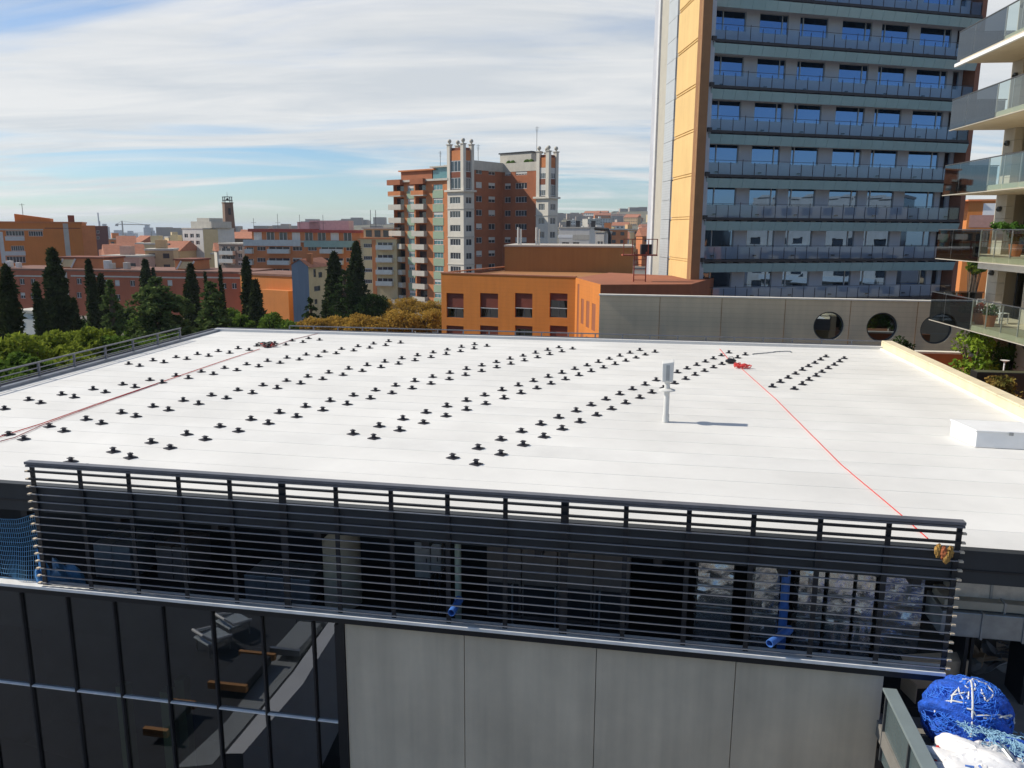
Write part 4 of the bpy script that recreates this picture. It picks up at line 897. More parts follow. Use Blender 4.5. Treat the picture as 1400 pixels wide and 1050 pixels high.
# blue net heap
c0 = py(1326, 985, pz(1326, 1010, LZ+.25).y); Dn = c0.y
e = E('blue_net_heap', 'heap of bright blue safety net tied with white cords on the sacks', 'safety net', (c0.x, c0.y+.12, LZ+.002))
m_net = mat('blue_net', (.015, .10, .55), .75, var=.45, vs=16, bump=1.0, bs=45); m_cord = mat('white_cord', (.7, .7, .66), .7); m_lb = mat('pale_blue_cord', (.30, .52, .66), .7, var=.3, vs=8)
r0 = 46/1080*Vector((c0.x, c0.y, c0.z-ZC)).length; zc0 = c0.z-LZ
top = py(1326, 931, c0.y+.12).z-LZ
hh = top/1.55
lump((0, 0, hh*.75), r0, (1.0, .8, (top-hh*.75)/r0), 96, 60, .10, 3, 1.0, .7).o('net_bundle', m_net, e, smooth=True)
def onball(n, ph0, th0, sp):
    P = []; ph, th = ph0, th0; dph, dth = random.gauss(0, sp), random.gauss(0, sp)
    for i in range(n):
        q = 1.02+random.uniform(-.015, .03); P.append((r0*q*math.sin(th)*math.cos(ph), r0*.8*q*math.sin(th)*math.sin(ph), max(.02, hh*.75+(top-hh*.75)*q*math.cos(th))))
        dph += random.gauss(0, sp*.5); dth += random.gauss(0, sp*.35); ph += dph; th = min(2.0, max(.05, th+dth))
        dph *= .85; dth *= .8
    return P
g = B()
for k in range(170): g.tube(onball(16, random.uniform(-math.pi, 0.5), random.uniform(.1, 1.7), .09), .008, 4)
g.o('net_strand', mat('net_strand_blue', (.03, .17, .68), .7, var=.3, vs=9), e, kind='stuff')
g = B()
for k in range(9):
    P = onball(12, random.uniform(-2.9, -1.0), random.uniform(.35, 1.3), .14); g.tube(P, .014, 5)
g.o('white_ties', m_cord, e)
g = B(); g.tube([(r0*1.04*math.sin(t)*math.cos(-1.9), r0*.83*math.sin(t)*math.sin(-1.9), hh*.75+(top-hh*.75)*1.04*math.cos(t)) for t in np.linspace(.05, 1.6, 14)], .016, 5); g.o('main_cord', m_cord, e)
e2 = E('net_offcut', 'pale tangle of light blue netting spilling in front of the heap', 'safety net', (c0.x+.20, c0.y-.60, LZ+.27)); g = B()
for k in range(90):
    P = []; x, y, z = random.gauss(.1, .30), random.gauss(0, .16), 0; a = random.uniform(0, 6)
    for i in range(12): x += .06*math.cos(a); y += .05*math.sin(a); a += random.gauss(0, .9); P.append((x, y, .45-x*.25-.5*y*y+random.uniform(-.02, .03)))
    g.tube(P, .007, 4)
g.o('tangled_strands', m_lb, e2)
lump((.1, 0, .16), .34, (1.2, .6, .8), 30, 18, .12, 21).o('under_bundle', m_net, e2, smooth=True)
# hung safety net and tarp at the other end of the louvres
e = E('hung_safety_net', 'light blue safety net hung beside the louvre end with folded tarp', 'safety net', MF.w((0, 0, 0)), MF.a)
x0_, x1_ = MF.hit(-20, 740).x, -.12; zn0, zn1 = ZL+.06, MF.hit(30, 706).z
sag = lambda t: -.16*math.sin(math.pi*t)+.10*t
g = B()
for i in range(27):
    t = i/26; x = x0_+(x1_-x0_)*t; g.tube([(x, .02+.1*math.sin(t*7), zn0), (x, .05, (zn0+zn1)/2), (x, .02, zn1+sag(t))], .006, 4)
for j in range(14):
    s_ = j/13; g.tube([(x0_+(x1_-x0_)*i/16, .03+.02*math.sin(i), zn0+(zn1+sag(i/16)-zn0)*s_) for i in range(17)], .006, 4)
g.o('net_mesh', mat('net_light_blue', (.16, .38, .58), .7), e)
lump((-.16, .05, 0), .5, (.28, .2, 1.3), 24, 30, .18, 31).o('gathered_net', mat('gathered_blue', (.05, .22, .5), .7, var=.5, vs=14, bump=1, bs=30), e).location = (0, 0, ZL+.04)
e = E('blue_tarp', 'crumpled blue tarpaulin heap on the gallery floor behind the hung net', 'tarpaulin', MF.w((-.75, 1.3, fl)), MF.a)
lump((0, 0, .3), .5, (1.1, .7, 1.0), 60, 36, .16, 41, 1.0, .8).o('tarp_heap', mat('blue_tarp', (.10, .26, .42), .45, var=.2, bump=.5, bs=8), e, smooth=True)
g = B(); g.tube([(-.4, -.1, .2), (0, -.25, .42), (.4, -.1, .2)], .012, 5); g.o('cord', m_cord, e)

# ================================================================== turreted brick apartment building
m_brick = mat('brick_red_brown', (.34, .115, .05), .9, var=.14, vs=.5, streak=.08, stripes=(.30, .10))
m_brickd = mat('brick_dark', (.20, .065, .035), .9, var=.15, vs=.5)
m_bricko = mat('brick_orange', (.52, .19, .07), .9, var=.12, vs=.5, streak=.06)
m_tur = mat('turret_cream', (.62, .58, .49), .85, var=.07, vs=.6, streak=.08)
m_green = mat('green_panel', (.27, .36, .25), .7, var=.08, vs=.6)
m_fpane = mat('far_pane', (.035, .045, .055), .08, var=.3, vs=2, spec=.7)
m_fpb = mat('far_pane_teal', (.10, .22, .23), .12, var=.2, vs=2, spec=.7)
m_blind = mat('pale_blind', (.55, .54, .50), .8, var=.08)
m_conc2 = mat('pale_concrete', (.50, .47, .40), .85, var=.1, vs=.8, streak=.12)
T1 = py(634, 300, 176); tb = Fr(T1, R(-40)); e = E('turreted_apartments', 'brown brick apartment building with two cream corner turrets topped by ball finials', 'building', tb.O, tb.a)
zA = tb.hit(600, 247).z; xA = tb.hit(541, 300).x; FH = 3.0
zP = tb.hit(646, 219, 0, 0).z; Lb = tb.hit(687, 300, 0, 0).y
Lc = tb.hit(750, 300, 1, Lb-.4).x
zs_ = [zA-FH*(i+1) for i in range(10)]
def fwin(rect, T=None, mull=1, y=0, bl=None, pm=None):
    window(e, rect, y, T, m_framew, pm or m_fpane, mull, .12, .07, blind=bl, blind_m=m_blind)
def xu(u, y=0): return tb.hit(u, 300, 1, y).x
# --- front wing
cols = dict(b1=(xu(536), xu(553)), g1=(xu(557), xu(569.5)), b2=(xu(567), xu(584)), g2=(xu(592), xu(606.5)))
cols['g1'] = (cols['g1'][0], xu(567)-.05)
hol = []; kinds = []
for z in zs_:
    hol.append((cols['b1'][0]+.4, cols['b1'][1], z+.05, z+2.55)); kinds.append('b')
    hol.append((cols['b2'][0]+.3, cols['b2'][1]-.3, z+.05, z+2.55)); kinds.append('b')
    hol.append((cols['g1'][0]+.25, cols['g1'][1]-.1, z+1.0, z+2.2)); kinds.append('g'); hol.append((cols['g2'][0]+.2, cols['g2'][1]-.2, z+1.0, z+2.2)); kinds.append('g')
g = B(); g.holed(xA-.6, -4.3, 0, zA, 0, hol, 1.2); g.o('front_wall', m_bricko, e)
g = B(); g.box(xA-.6, -4.3, 1.21, 12, 0, zA-.1); g.o('wing_mass', m_brickd, e)
g = B(T=None); g.box(xA-.61, xA-.59, 0, 12, 0, zA-.1); g.o('wing_end', m_bricko, e)
for k, h in enumerate(hol):
    if kinds[k] == 'g':
        fwin(h, None, 2, .0, pm=m_fpb, bl=random.choice([None, .3, .5]))
    else:
        a, b = (cols['b1'] if k % 4 == 0 else cols['b2']); z = h[2]
        g = B(); g.box(a, b, -1.15, -.01, z-.25, z-.02); bs = g.o('balcony', m_conc2, e)
        g = B(); g.box(a, b, -1.15, -1.05, z-.015, z+.95); g.box(a, a+.1, -1.04, -.01, z-.015, z+.95); g.box(b-.1, b, -1.04, -.01, z-.015, z+.95); g.o('parapet', m_conc2 if k > 2 else m_bricko, bs)
        g = B(); g.box(h[0]+.15, h[1]-.15, 1.12, 1.18, z+.05, z+2.2); g.o('door', m_fpane, bs)
for z in zs_:
    for c in ('g1', 'g2'):
        a, b = cols[c]; g = B(); g.box(a, b, -.06, -.01, z-.75, z+.95); g.o('green_panel', m_green, e)
g = B(); g.box(xA-.9, -4.3, -.5, 12, zA, zA+.45); g.o('roof_edge', m_conc2, e)
for c in ('b1', 'b2'):
    a, b = cols[c]; g = B(); g.box(a-.1, b+.1, -1.3, -.51, zA-.6, zA+.6); g.o('top_balcony', m_brick, e)
g = B(); g.box(xA+.5, xu(585), 1.5, 11, zA+.45, zA+2.5); g.o('penthouse', m_brick, e)
g = B(); g.box(xA+.1, xu(590), 1.0, 11.5, zA+2.5, zA+2.8); g.o('penthouse_roof', m_bricko, e)
g = B(); g.box(xu(586), -4.35, 1.6, 11, zA+.45, zA+3.0); g.o('glass_penthouse', m_fpb, e)
g = B(); g.box(xu(584), -4.35, 1.0, 11.5, zA+3.0, zA+3.3); g.o('glass_penthouse_roof', m_conc2, e)
# --- recessed court walls
hB = []; hC = []
TB = side(0, math.pi/2)                               # x runs back along the wall, wall faces the court
for i, z in enumerate([zP-3.6-FH*i for i in range(10)]):
    for (a, b) in ((651, 659), (668, 677)):
        ya, yb = tb.hit(a, 300, 0, 0).y, tb.hit(b, 300, 0, 0).y; hB.append((ya, yb, z+.8, z+2.1))
    for (a, b) in ((690, 698), (704.5, 720)):
        hC.append((xu(a, Lb), xu(b, Lb), z+.8, z+2.1))
g = B(TB); g.holed(3.0, Lb, 0, zP-2.0, 0, hB, .2); g.o('court_side_wall', m_brick, e)
for h in hB: fwin(h, TB, 1, 0, random.choice([None, .5, .8, 1.0]))
g = B(); g.holed(0, Lc-3, 0, zP-2.0, Lb, hC, .2); g.o('court_back_wall', m_brick, e)
for h in hC: fwin(h, None, 1 if h[1]-h[0] < 2.5 else 3, Lb, random.choice([None, None, .4, .8]))
g = B(); g.box(-12, -.21, 3, 12+Lb, 0, zP-2.05); g.box(-.2, Lc-.3, Lb+.22, Lb+2.6, 0, zP-2.05); g.o('main_mass', m_brickd, e)
g = B(); g.box(-.05, .25, 3.0, Lb-.06, zP-2.0, zP); g.box(.0, Lc-3.0, Lb-.05, Lb+.25, zP-2.0, zP-.1); g.o('parapet', m_conc2, e)
g = B(); g.box(-10, -.06, 4, Lb+8, zP-2, zP-.5); g.o('roof_slab', m_conc2, e)
for (x0_, x1_, y0_, y1_, zt_, mm, nm) in ((-2, Lc-6.5, Lb+1.4, Lb+5, 2.6, m_conc2, 'roof_house'), (-2.3, Lc-6.2, Lb+1.2, Lb+5.3, 2.9, m_charc, 'roof_house_top')):
    g = B(); g.box(x0_, x1_, y0_, y1_, zP-.5 if nm == 'roof_house' else zP-.5+2.62, zP-.5+zt_); g.o(nm, mm, e)
g = B()
for k in range(6): g.ball((random.uniform(-.5, Lc-6), Lb+1.0, zP+.1), .7, 8, 6, (1, .6, .7), .2)
g.o('roof_greenery', leafmat('roof_green', (.10, .16, .04), (.04, .08, .02)), e)
# --- turrets
def turret(x0, x1, y0, y1, zt_):
    zc1 = zt_-9.9
    tf_h = [(x0+.75, x1-1.0, z+.7, z+2.1) for z in [zc1-3.2-FH*i for i in range(9)]]
    g = B(); g.holed(x0, x1, 0, zc1, y0, tf_h, .2); t = g.o('turret', m_tur, e)
    for h in tf_h:
        window(t, h, y0, None, m_framew, m_fpane, 3, .12, .07)
    Ts_ = side(x1, math.pi/2, y0); ts_h = [(.8, y1-y0-.8, h[2], h[3]) for h in tf_h]
    g = B(Ts_); g.holed(0, y1-y0, 0, zc1, 0, ts_h, .2); g.o('turret_side', m_tur, e)
    for h in ts_h: window(t, h, 0, Ts_, m_framew, m_fpane, 1, .12, .07)
    g = B(); g.box(x0+.21, x1-.21, y0+.21, y1, 0, zc1-.05); g.o('turret_core', m_brickd, e)
    for i in range(0, 9, 2):
        g = B(); z = zc1-3.2-FH*i-.55; g.box(x0-.12, x1+.12, y0-.12, y1+.05, z, z+.2); g.o('string_course', m_conc2, t)
    g = B(); g.box(x0-.5, x1+.5, y0-.5, y1+.3, zc1, zc1+.4); g.o('cornice', m_tur, t)
    for (x, y) in ((x0+.4, y0+.4), (x1-.4, y0+.4), (x1-.4, y1-.4), (x0+.4, y1-.4)):
        g = B(); g.box(x-.42, x+.42, y-.42, y+.42, zc1+.4, zt_); pl = g.o('corner_pier', m_tur, e)
        g = B(); g.box(x-.55, x+.55, y-.55, y+.55, zt_, zt_+.2); g.cyl((x, y, zt_+.2), (x, y, zt_+.5), .2, 8); g.ball((x, y, zt_+.85), .45, 10, 7); g.o('ball_finial', m_conc2, pl, smooth=True)
    for (T_, w_) in ((Matrix.Translation((x0, y0, 0)), x1-x0), (Ts_, y1-y0)):
        z = zc1+.4
        g = B(T_); g.box(.85, w_-.85, .25, .4, z+6.2, z+8.3); g.o('brick_infill', m_bricko, e)
        g = B(T_); g.box(.85, w_-.85, .5, .6, z+8.3, zt_-.6); g.o('loggia_back', m_brickd, e)
        g = B(T_); g.box(.85, w_-.85, .2, .35, z+2.6, z+3.8); g.o('dark_spandrel', m_brickd, e)
        for (za, zb3) in ((z+.2, z+2.58), (z+3.82, z+6.15)): window(t, (.86, w_-.86, za, zb3), .15, T_, m_framew, m_fpane, 2, .12, .1, blind=random.choice([None, .5]), blind_m=m_blind)
    g = B(); g.box(x0+.9, x1-.9, y0+.9, y1-.5, zc1+.4, zt_-2.2); g.o('turret_head', m_brickd, e)
ztu = tb.hit(634, 197).z
turret(xu(612, -.4), .35, -.4, 3.0, ztu)
zt2_ = tb.hit(750, 207, 1, Lb-.4).z
turret(Lc-3.4, Lc, Lb-.6, Lb+2.9, zt2_)
for (x, y, h) in ((-3, 8, 4.5), (Lc-7, Lb+4, 8.5), (-13, 6, 3.5)):
    g = B(); g.cyl((x, y, zP-.6), (x, y, zP-.6+h), .05, 6)
    for k in range(4): g.box(x-.6+.1*k, x+.6-.1*k, y-.02, y+.02, zP-.6+h-.3-.3*k, zP-.6+h-.26-.3*k)
    g.o('antenna', m_charc, e)

# ================================================================== streets of buildings on the left
FCOL = {}
def apt(name, label, u0, D0, u1, D1, vtop, dep, wall, wins=(), balcs=(), panels=(), cat='building', group=None, cap=None, mull=1, depth=.18, pane=None, balm=None, zbase=0, blindp=.3):
    """building whose front stands on the ground between two bearings; openings come as bearings too"""
    f, Wd = frame2(u0, D0, u1, D1, vtop); zt_ = f.hit((u0+u1)/2, vtop).z
    r = E(name, label, cat, f.O, f.a, group); hol = [f.rect(*q) for q in wins]; hb = [f.rect(*q) for q in balcs]
    hol = [(max(.1, a), min(Wd-.1, b), c, d) for a, b, c, d in hol]; hb = [(max(.1, a), min(Wd-.1, b), c, d) for a, b, c, d in hb]
    g = B(); g.holed(0, Wd, zbase, zt_, 0, hol, depth+.1)
    for q in hb: pass
    g.o('front_wall', wall, r)
    g = B(); g.prism([(0, depth+.101), (Wd, depth+.101), (Wd, dep), (0, dep)], zbase, zt_-.02); g.box(0, .02, 0, depth+.1, zbase, zt_); g.box(Wd-.02, Wd, 0, depth+.1, zbase, zt_); g.o('main_mass', wall, r)
    g = B(); g.box(-.15, Wd+.15, -.15, dep+.1, zt_, zt_+.35); g.o('roof_edge', cap or m_conc2, r)
    for h in hol: window(r, h, 0, None, m_framew, pane or m_fpane, mull, depth, .07, blind=(random.choice([.3, .5, .9]) if random.random() < blindp else None), blind_m=m_blind)
    for a, b, c, d in hb:
        g = B(); g.box(a, b, -1.2, -.01, c-.12, c+.06); s_ = g.o('balcony', m_conc2, r)
        g = B(); g.box(a, b, -1.2, -1.13, c+.065, c+1.0); g.box(a, a+.06, -1.12, -.01, c+.065, c+1); g.box(b-.06, b, -1.12, -.01, c+.065, c+1); g.o('balustrade', balm or m_balp, s_)
        g = B(); g.box(a+.1, b-.1, -.06, -.01, c+.1, d-.1); g.o('door', m_fpane, s_)
        g = B(); n = 3
        for k in range(n+1): x = a+.1+(b-a-.2)*k/n; g.box(x-.05, x+.05, -.09, -.062, c+.1, d-.1)
        g.o('door_frame', m_framew, s_)
    for (q, mm, nm) in panels:
        a, b, c, d = f.rect(*q); g = B(); g.box(a, b, -.05, -.004, max(zbase, c), d); g.o(nm, mm, r)
    return r, f, Wd, zt_
m_balp = mat('pale_balustrade', (.50, .53, .50), .5, var=.12, vs=1.5)
m_balg = mat('green_glass_balustrade', (.22, .34, .31), .2, var=.12, vs=1.5)
m_orl = mat('left_orange', (.58, .20, .045), .9, var=.08, vs=.3, streak=.08)
m_rowb = mat('row_brick', (.38, .11, .053), .9, var=.12, vs=.4, streak=.06)
m_tile = mat('roof_tile', (.36, .14, .075), .9, var=.2, vs=1.2)
m_plst = mat('plaster_white', (.62, .60, .55), .9, var=.08, vs=.6, streak=.1)
m_ych = mat('cream_yellow', (.60, .48, .27), .9, var=.08, vs=.6, streak=.08)
# orange apartment block far left
r, f, Wd, zt_ = apt('orange_apartments', 'orange apartment block with white enclosed balconies and blank end wall', -70, 166, 111, 176, 305, 16, m_orl,
  wins=[(8, 315.5, 33, 322.5), (39, 316, 58.5, 323), (15, 336, 33, 343), (9, 350.5, 35, 359.5), (-30, 315.5, -4, 322.5), (-30, 336, -4, 343), (0, 336, 5, 345)],
  panels=[((7, 323, 33.5, 329), m_balp, 'balcony_front'), ((7, 343.5, 35, 349.5), m_balp, 'balcony_front'), ((88, 304, 95, 352), m_conc2, 'grey_stripe'), ((-2, 313, 59, 315), m_conc2, 'ledge'), ((0, 317, 6, 360), m_balp, 'balcony_front'), ((61, 311.5, 110, 312.6), m_brickd, 'course')], mull=5, blindp=.1, cap=m_bricko)
g = B(); p_, q_ = f.hit(20, 300, 1, 4).x, f.hit(69, 300, 1, 4).x; zz_ = [f.hit(44, v, 1, 4).z for v in (292.5, 298.5)]
g.prism([(p_, 4), (q_, 4), (q_, 10), (p_, 10)], zt_, 0, top=[zz_[0], zz_[1], zz_[1], zz_[0]]); g.o('roof_shed', m_orl, r)
g = B(); x = f.hit(97, 300, 1, 4).x; g.box(x-.6, x+.6, 4, 5.2, zt_+.35, zt_+1.8); g.o('chimney', m_brickd, r)
g = B(); x = f.hit(31, 290, 1, 5).x; g.cyl((x, 5, zt_), (x, 5, zt_+4.2), .06, 6); g.box(x-.5, x+.5, 4.98, 5.02, zt_+3.9, zt_+3.96); g.o('antenna', m_charc, r)
g = B(T=side(Wd, R(35))); g.box(.02, 3.2, .1, 8, 0, zt_-.4); g.o('end_wing', m_bricko, r)
# long red-brick row with small windows
wl = [(u-3.5, v-4, u+3.5, v+4) for u, v in ((30, 385), (45, 385), (31, 404), (45, 404.5), (108, 384.5), (108, 403.5), (146, 386.5), (160, 387), (181, 387.5), (161, 406.5), (145, 406), (232, 387), (232, 407), (306, 391), (320, 391), (14, 385), (209, 387), (258, 389))]
r, f, Wd, zt_ = apt('brick_row', 'long red brick row of flats with small pale windows behind the cypresses', -20, 152, 330, 143, 371.5, 12, m_rowb, wins=wl,
  panels=[((87, 372, 94, 425), m_conc2, 'stair_strip'), ((8, 376.5, 84, 378.4), m_conc2, 'cornice'), ((97, 377.5, 260, 379.5), m_conc2, 'cornice'), ((262, 378.5, 330, 380.5), m_conc2, 'cornice')], cap=mat('brown_roofing', (.20, .10, .07), .9, var=.25, vs=.6), blindp=.2)
for (ua, ub_, v) in ((78, 141, 353), (239, 262, 356)):
    a, b = f.hit(ua, v, 1, 3).x, f.hit(ub_, v, 1, 3).x; zq = f.hit(ua, v, 1, 3).z
    g = B(); g.box(a, b, 3, 9, zt_+.35, zq); rh = g.o('roof_house', m_bricko, r)
    g = B(); g.box(a-.3, b+.3, 2.8, 9.2, zq, zq+.3); g.o('flat_top', m_brickd, rh)
    x = a+.5; g = B(); g.add([(x, 2.9, zt_+.6), (x+2.6, 2.9, zt_+.6), (x+3.6, 2.95, zq-.2), (x+1.0, 2.95, zq-.2)], [(0, 1, 2, 3)]); g.o('stair_slope', m_ych, rh)
    for x2 in (x-.1, x+2.5):
        g = B(); g.bar((x2, 2.8, zt_+.5), (x2+1.0, 2.85, zq-.1), .15, .3); g.o('stair_cheek', m_plst, rh)
for (u, s_, mm) in ((12, .8, m_plst), (24, .6, m_plst), (146, 1.0, m_plst), (152, .7, m_conc2), (172, .8, m_conc2)):
    x = f.hit(u, 370, 1, 2).x; g = B(); g.box(x-s_*.6, x+s_*.6, 2, 2.9, zt_+.36, zt_+.36+s_*1.6); g.o('roof_tank', mm, r, bevel=.05)
# orange annex
r, f, Wd, zt_ = apt('orange_annex', 'blank orange annex wall between the cypress pair and the grey gable', 328, 136, 402, 130, 377, 9, m_orl, wins=[(390.5, 398.5, 398, 407)], cap=MATS['brown_roofing'])
g = B(); a, b = f.hit(364, 385).x, Wd; g.box(a, b, -1.5, -.01, 0, zt_-2.2); g.o('lower_wing', m_orl, r)
# small far-left white low building seen between the trunks
apt('garden_house', 'small pale garden house between the dark cypresses', 20, 96, 48, 95, 428, 6, m_plst, wins=[(30, 441, 36, 450)], cap=m_conc2)
# long brick apartment house with balconies
rows = [346, 361.5, 376, 391.5]
wl, bl_ = [], []
for v in rows:
    wl += [(351.5, v-9, 363, v-3.2), (400, v-9, 413, v-3.2)]
    bl_ += [(367.5, v-9, 397, v), (337, v-8, 347, v), (439, v-9, 470, v)]
    wl += [(473, v-9, 486, v-3.2), (421, v-9, 433, v-3.2)]
r, f, Wd, zt_ = apt('brick_balcony_house', 'long brick apartment house with rows of pale balconies behind the grey gable', 334, 200, 492, 197, 331.5, 14, m_bricko, wins=wl, balcs=bl_, balm=m_balp, mull=2, cap=m_conc2)
zq = f.hit(410, 317, 1, 2.5).z
g = B(); g.box(1.0, Wd*.55, 2.5, 13, zt_+.36, zq); g.box(Wd*.57, Wd-.5, 2.5, 13, zt_+.36, zq-.2); at_ = g.o('attic_storey', m_bricko, r)
g = B(); g.box(.3, Wd*.56, 1.8, 13.5, zq, zq+.7); g.box(Wd*.565, Wd, 1.8, 13.5, zq-.18, zq+.5); g.o('red_roof_edge', mat('red_coping', (.34, .06, .045), .8, var=.15), at_)
for k in range(8):
    a = 1.6+k*(Wd-3)/8; g = B(); g.box(a, a+1.9, 2.4, 2.49, zt_+.5, zt_+2.4); wn = g.o('attic_window', m_fpane if k % 3 else m_blind, at_)
    g = B(); g.box(a-.06, a, 2.36, 2.5, zt_+.5, zt_+2.4); g.box(a+1.9, a+1.96, 2.36, 2.5, zt_+.5, zt_+2.4); g.box(a+.9, a+1.0, 2.36, 2.39, zt_+.5, zt_+2.4); g.o('frame', m_framew, wn)
g = B(); g.box(.1, Wd*.5, -.9, -.75, zt_-.9, zt_+.6); g.o('terrace_balustrade', m_balp, r)
g = B(); g.box(Wd*.53, Wd-.1, -.9, -.75, zt_-1.1, zt_+.5); g.o('terrace_balustrade', m_balg, r)
for (u, w_, h) in ((422, 1.5, 4.0), (450, 2.6, 4.6)):
    x = f.hit(u, 310, 1, 8).x; g = B(); g.box(x-w_*2, x+w_*2, 8, 12, zq, zq+h*.62); g.o('roof_house', mat('pink_plaster', (.60, .47, .41), .9), r)
for u in (410, 347, 442, 380):
    x = f.hit(u, 310, 1, 6).x; g = B(); g.cyl((x, 6, zq), (x, 6, zq+random.uniform(2.5, 5)), .05, 5); g.box(x-.7, x+.7, 5.98, 6.02, zq+2.2, zq+2.26); g.o('antenna', m_charc, r)
# cream apartment house
wl, bl_ = [], []
for v in (340, 357, 373.5, 389): wl += [(497, v-7, 508.5, v-1.5)]; bl_ += [(516, v-9, 538, v+1)]
r, f, Wd, zt_ = apt('cream_apartments', 'cream and brick apartment house next to the turreted building', 489, 190, 542, 188, 327, 14, m_ych, wins=wl, balcs=bl_, balm=m_balp, mull=3, panels=[((509.5, 328, 515, 420), m_bricko, 'brick_pier'), ((489, 328, 494, 420), m_bricko, 'brick_pier')], cap=m_bricko)
zq = f.hit(510, 313, 1, 3).z; g = B(); g.box(.3, Wd-.3, 3, 12, zt_+.36, zq); g.o('penthouse', m_ych, r)
g = B(); g.box(0, Wd, 2.5, 12.5, zq, zq+.35); g.o('penthouse_roof', m_conc2, r)
for k in range(4): g = B(); a = .9+k*2.2; g.box(a, a+1.5, 2.93, 2.99, zt_+.5, zq-.3); g.o('penthouse_window', m_fpane, r)
for u in (507, 514): x = f.hit(u, 310, 1, 6).x; g = B(); g.cyl((x, 6, zq), (x, 6, zq+4.5), .07, 5); g.o('antenna', m_charc, r)
# grey-blue gable house
gf, Wg = frame2(398, 125, 421, 124.7, 355); zg = gf.hit(400, 362).z; zg2 = gf.hit(410, 355).z
e = E('grey_gable_house', 'narrow house with blank blue-grey gable wall and cream side with windows', 'house', gf.O, gf.a)
m_gb = mat('blue_grey_render', (.235, .27, .33), .9, var=.07, vs=.4, streak=.12)
g = B(); g.add([(0, 0, 0), (Wg, 0, 0), (Wg, 0, zg-.3), (Wg*.5, 0, zg2), (0, 0, zg)], [(0, 1, 2, 3, 4)]); g.o('gable_wall', m_gb, e)
sT = side(Wg, R(84)); sfr = Fr(gf.w((Wg, 0, 0)), gf.a+R(84))
hs = [sfr.rect(*q) for q in ((428.5, 368, 432, 379), (435.5, 372, 440.5, 379.5), (429.5, 391, 438, 398), (430, 409, 434, 416))]
g = B(sT); g.holed(0, 9, 0, zg-.3, 0, hs, .2); g.o('side_wall', m_ych, e)
for h in hs: window(e, h, 0, sT, m_frame, m_fpane, 0, .12, .06)
g = B(); g.prism([(0.02, .05), (Wg-.25, .05), (Wg-.02+.7, 8.8), (0.02, 8.8)], 0, zg-.6); g.o('house_mass', m_ych, e)
g = B(); g.add([(-.3, -.2, zg-.05), (Wg*.5, -.2, zg2+.1), (Wg*.5+.4, 9, zg2+.1), (-.3, 9, zg-.05), (Wg+.4, -.2, zg-.45), (Wg+1.3, 9, zg-.45)], [(0, 1, 2, 3), (1, 4, 5, 2)]); rfz = g.o('tile_roof', m_tile, e)
g = B(); g.box(Wg*.7, Wg*.7+.8, 1.5, 2.3, zg-.3, zg2+.9); g.o('chimney', m_bricko, rfz)
# white flats and brick church tower beyond
wl = [(u, v-2.5, u+5, v+3) for u in (252, 260, 268) for v in (322, 331.5)]
r, f, Wd, zt_ = apt('white_flats', 'pale flats with rounded rooftop hut next to the church tower', 249, 285, 277, 280, 313, 14, m_plst, wins=wl, cap=m_conc2)
g = B(T=side(Wd, R(60))); g.box(.02, 5, .05, 6, 0, zt_-.1); g.o('side_wing', m_ych, r)
g = B(); g.box(Wd*.1, Wd*1.1, 3, 12, zt_+.36, zt_+2.6); g.box(Wd*.3, Wd*.9, 4, 10, zt_+2.6, zt_+3.8); g.o('roof_hut', m_conc2, r)
cf_, Wc_ = frame2(308.5, 330, 320, 332, 300); zc2 = cf_.hit(314, 278).z
e = E('church_tower', 'slim brown brick church tower with open metal belfry on top', 'church tower', cf_.O, cf_.a)
m_ctb = mat('church_brick', (.19, .125, .085), .9, var=.12, vs=.4)
g = B(); g.add([(-.4, 0, 0), (Wc_+.9, 0, 0), (Wc_+.9, Wc_+.6, 0), (-.4, Wc_+.6, 0), (0, .2, zc2), (Wc_, .2, zc2), (Wc_, Wc_, zc2), (0, Wc_, zc2)], [(0,3,2,1),(4,5,6,7),(0,1,5,4),(1,2,6,5),(2,3,7,6),(3,0,4,7)]); g.o('shaft', m_ctb, e)
z1_ = cf_.hit(313, 289).z; g = B(); g.box(Wc_*.38, Wc_*.66, -.06, .2, z1_-1.3, z1_+1.3); g.o('belfry_opening', m_dark, e)
g = B(); g.box(-.2, Wc_+.2, 0, Wc_+.2, zc2, zc2+.4); g.o('cornice', m_ctb, e)
for x in (.3, Wc_-.3):
    for y in (.5, Wc_-.3): g = B(); g.box(x-.15, x+.15, y-.15, y+.15, zc2+.4, zc2+2.6); g.o('belfry_post', m_charc, e)
for z in (1.2, 2.6): g = B(); g.box(0, Wc_, .35, .6, zc2+z-.12, zc2+z+.12); g.box(0, Wc_, Wc_-.4, Wc_-.2, zc2+z-.12, zc2+z+.12); g.o('belfry_ring', m_charc, e)
g = B(); g.ball((Wc_/2, Wc_/2, zc2+1.6), .6, 10, 8); g.o('bell', m_charc, e)
g = B(); g.cyl((Wc_/2, Wc_/2, zc2+2.6), (Wc_/2, Wc_/2, zc2+4.6), .08, 6, .03); g.o('spire_rod', m_charc, e)
nf, Wn = frame2(297, 318, 346, 312, 330); zn_ = nf.hit(320, 326).z
e = E('church_nave', 'brown tiled church roof at the foot of the brick tower', 'church', nf.O, nf.a)
g = B(); g.box(0, Wn, 0, 12, 0, zn_); g.o('wall', m_ctb, e)
zr_ = nf.hit(320, 317, 1, 6).z; g = B(); g.add([(-.5, -.6, zn_), (Wn+.5, -.6, zn_), (Wn+.5, 6, zr_), (-.5, 6, zr_), (-.5, 12.6, zn_), (Wn+.5, 12.6, zn_)], [(0, 1, 2, 3), (3, 2, 5, 4), (0, 3, 4), (1, 5, 2)]); g.o('tile_roof', m_tile, e)
wl = [(u, v-2.5, u+6, v+3.5) for u in (305, 315, 325) for v in (339, 349, 359)]
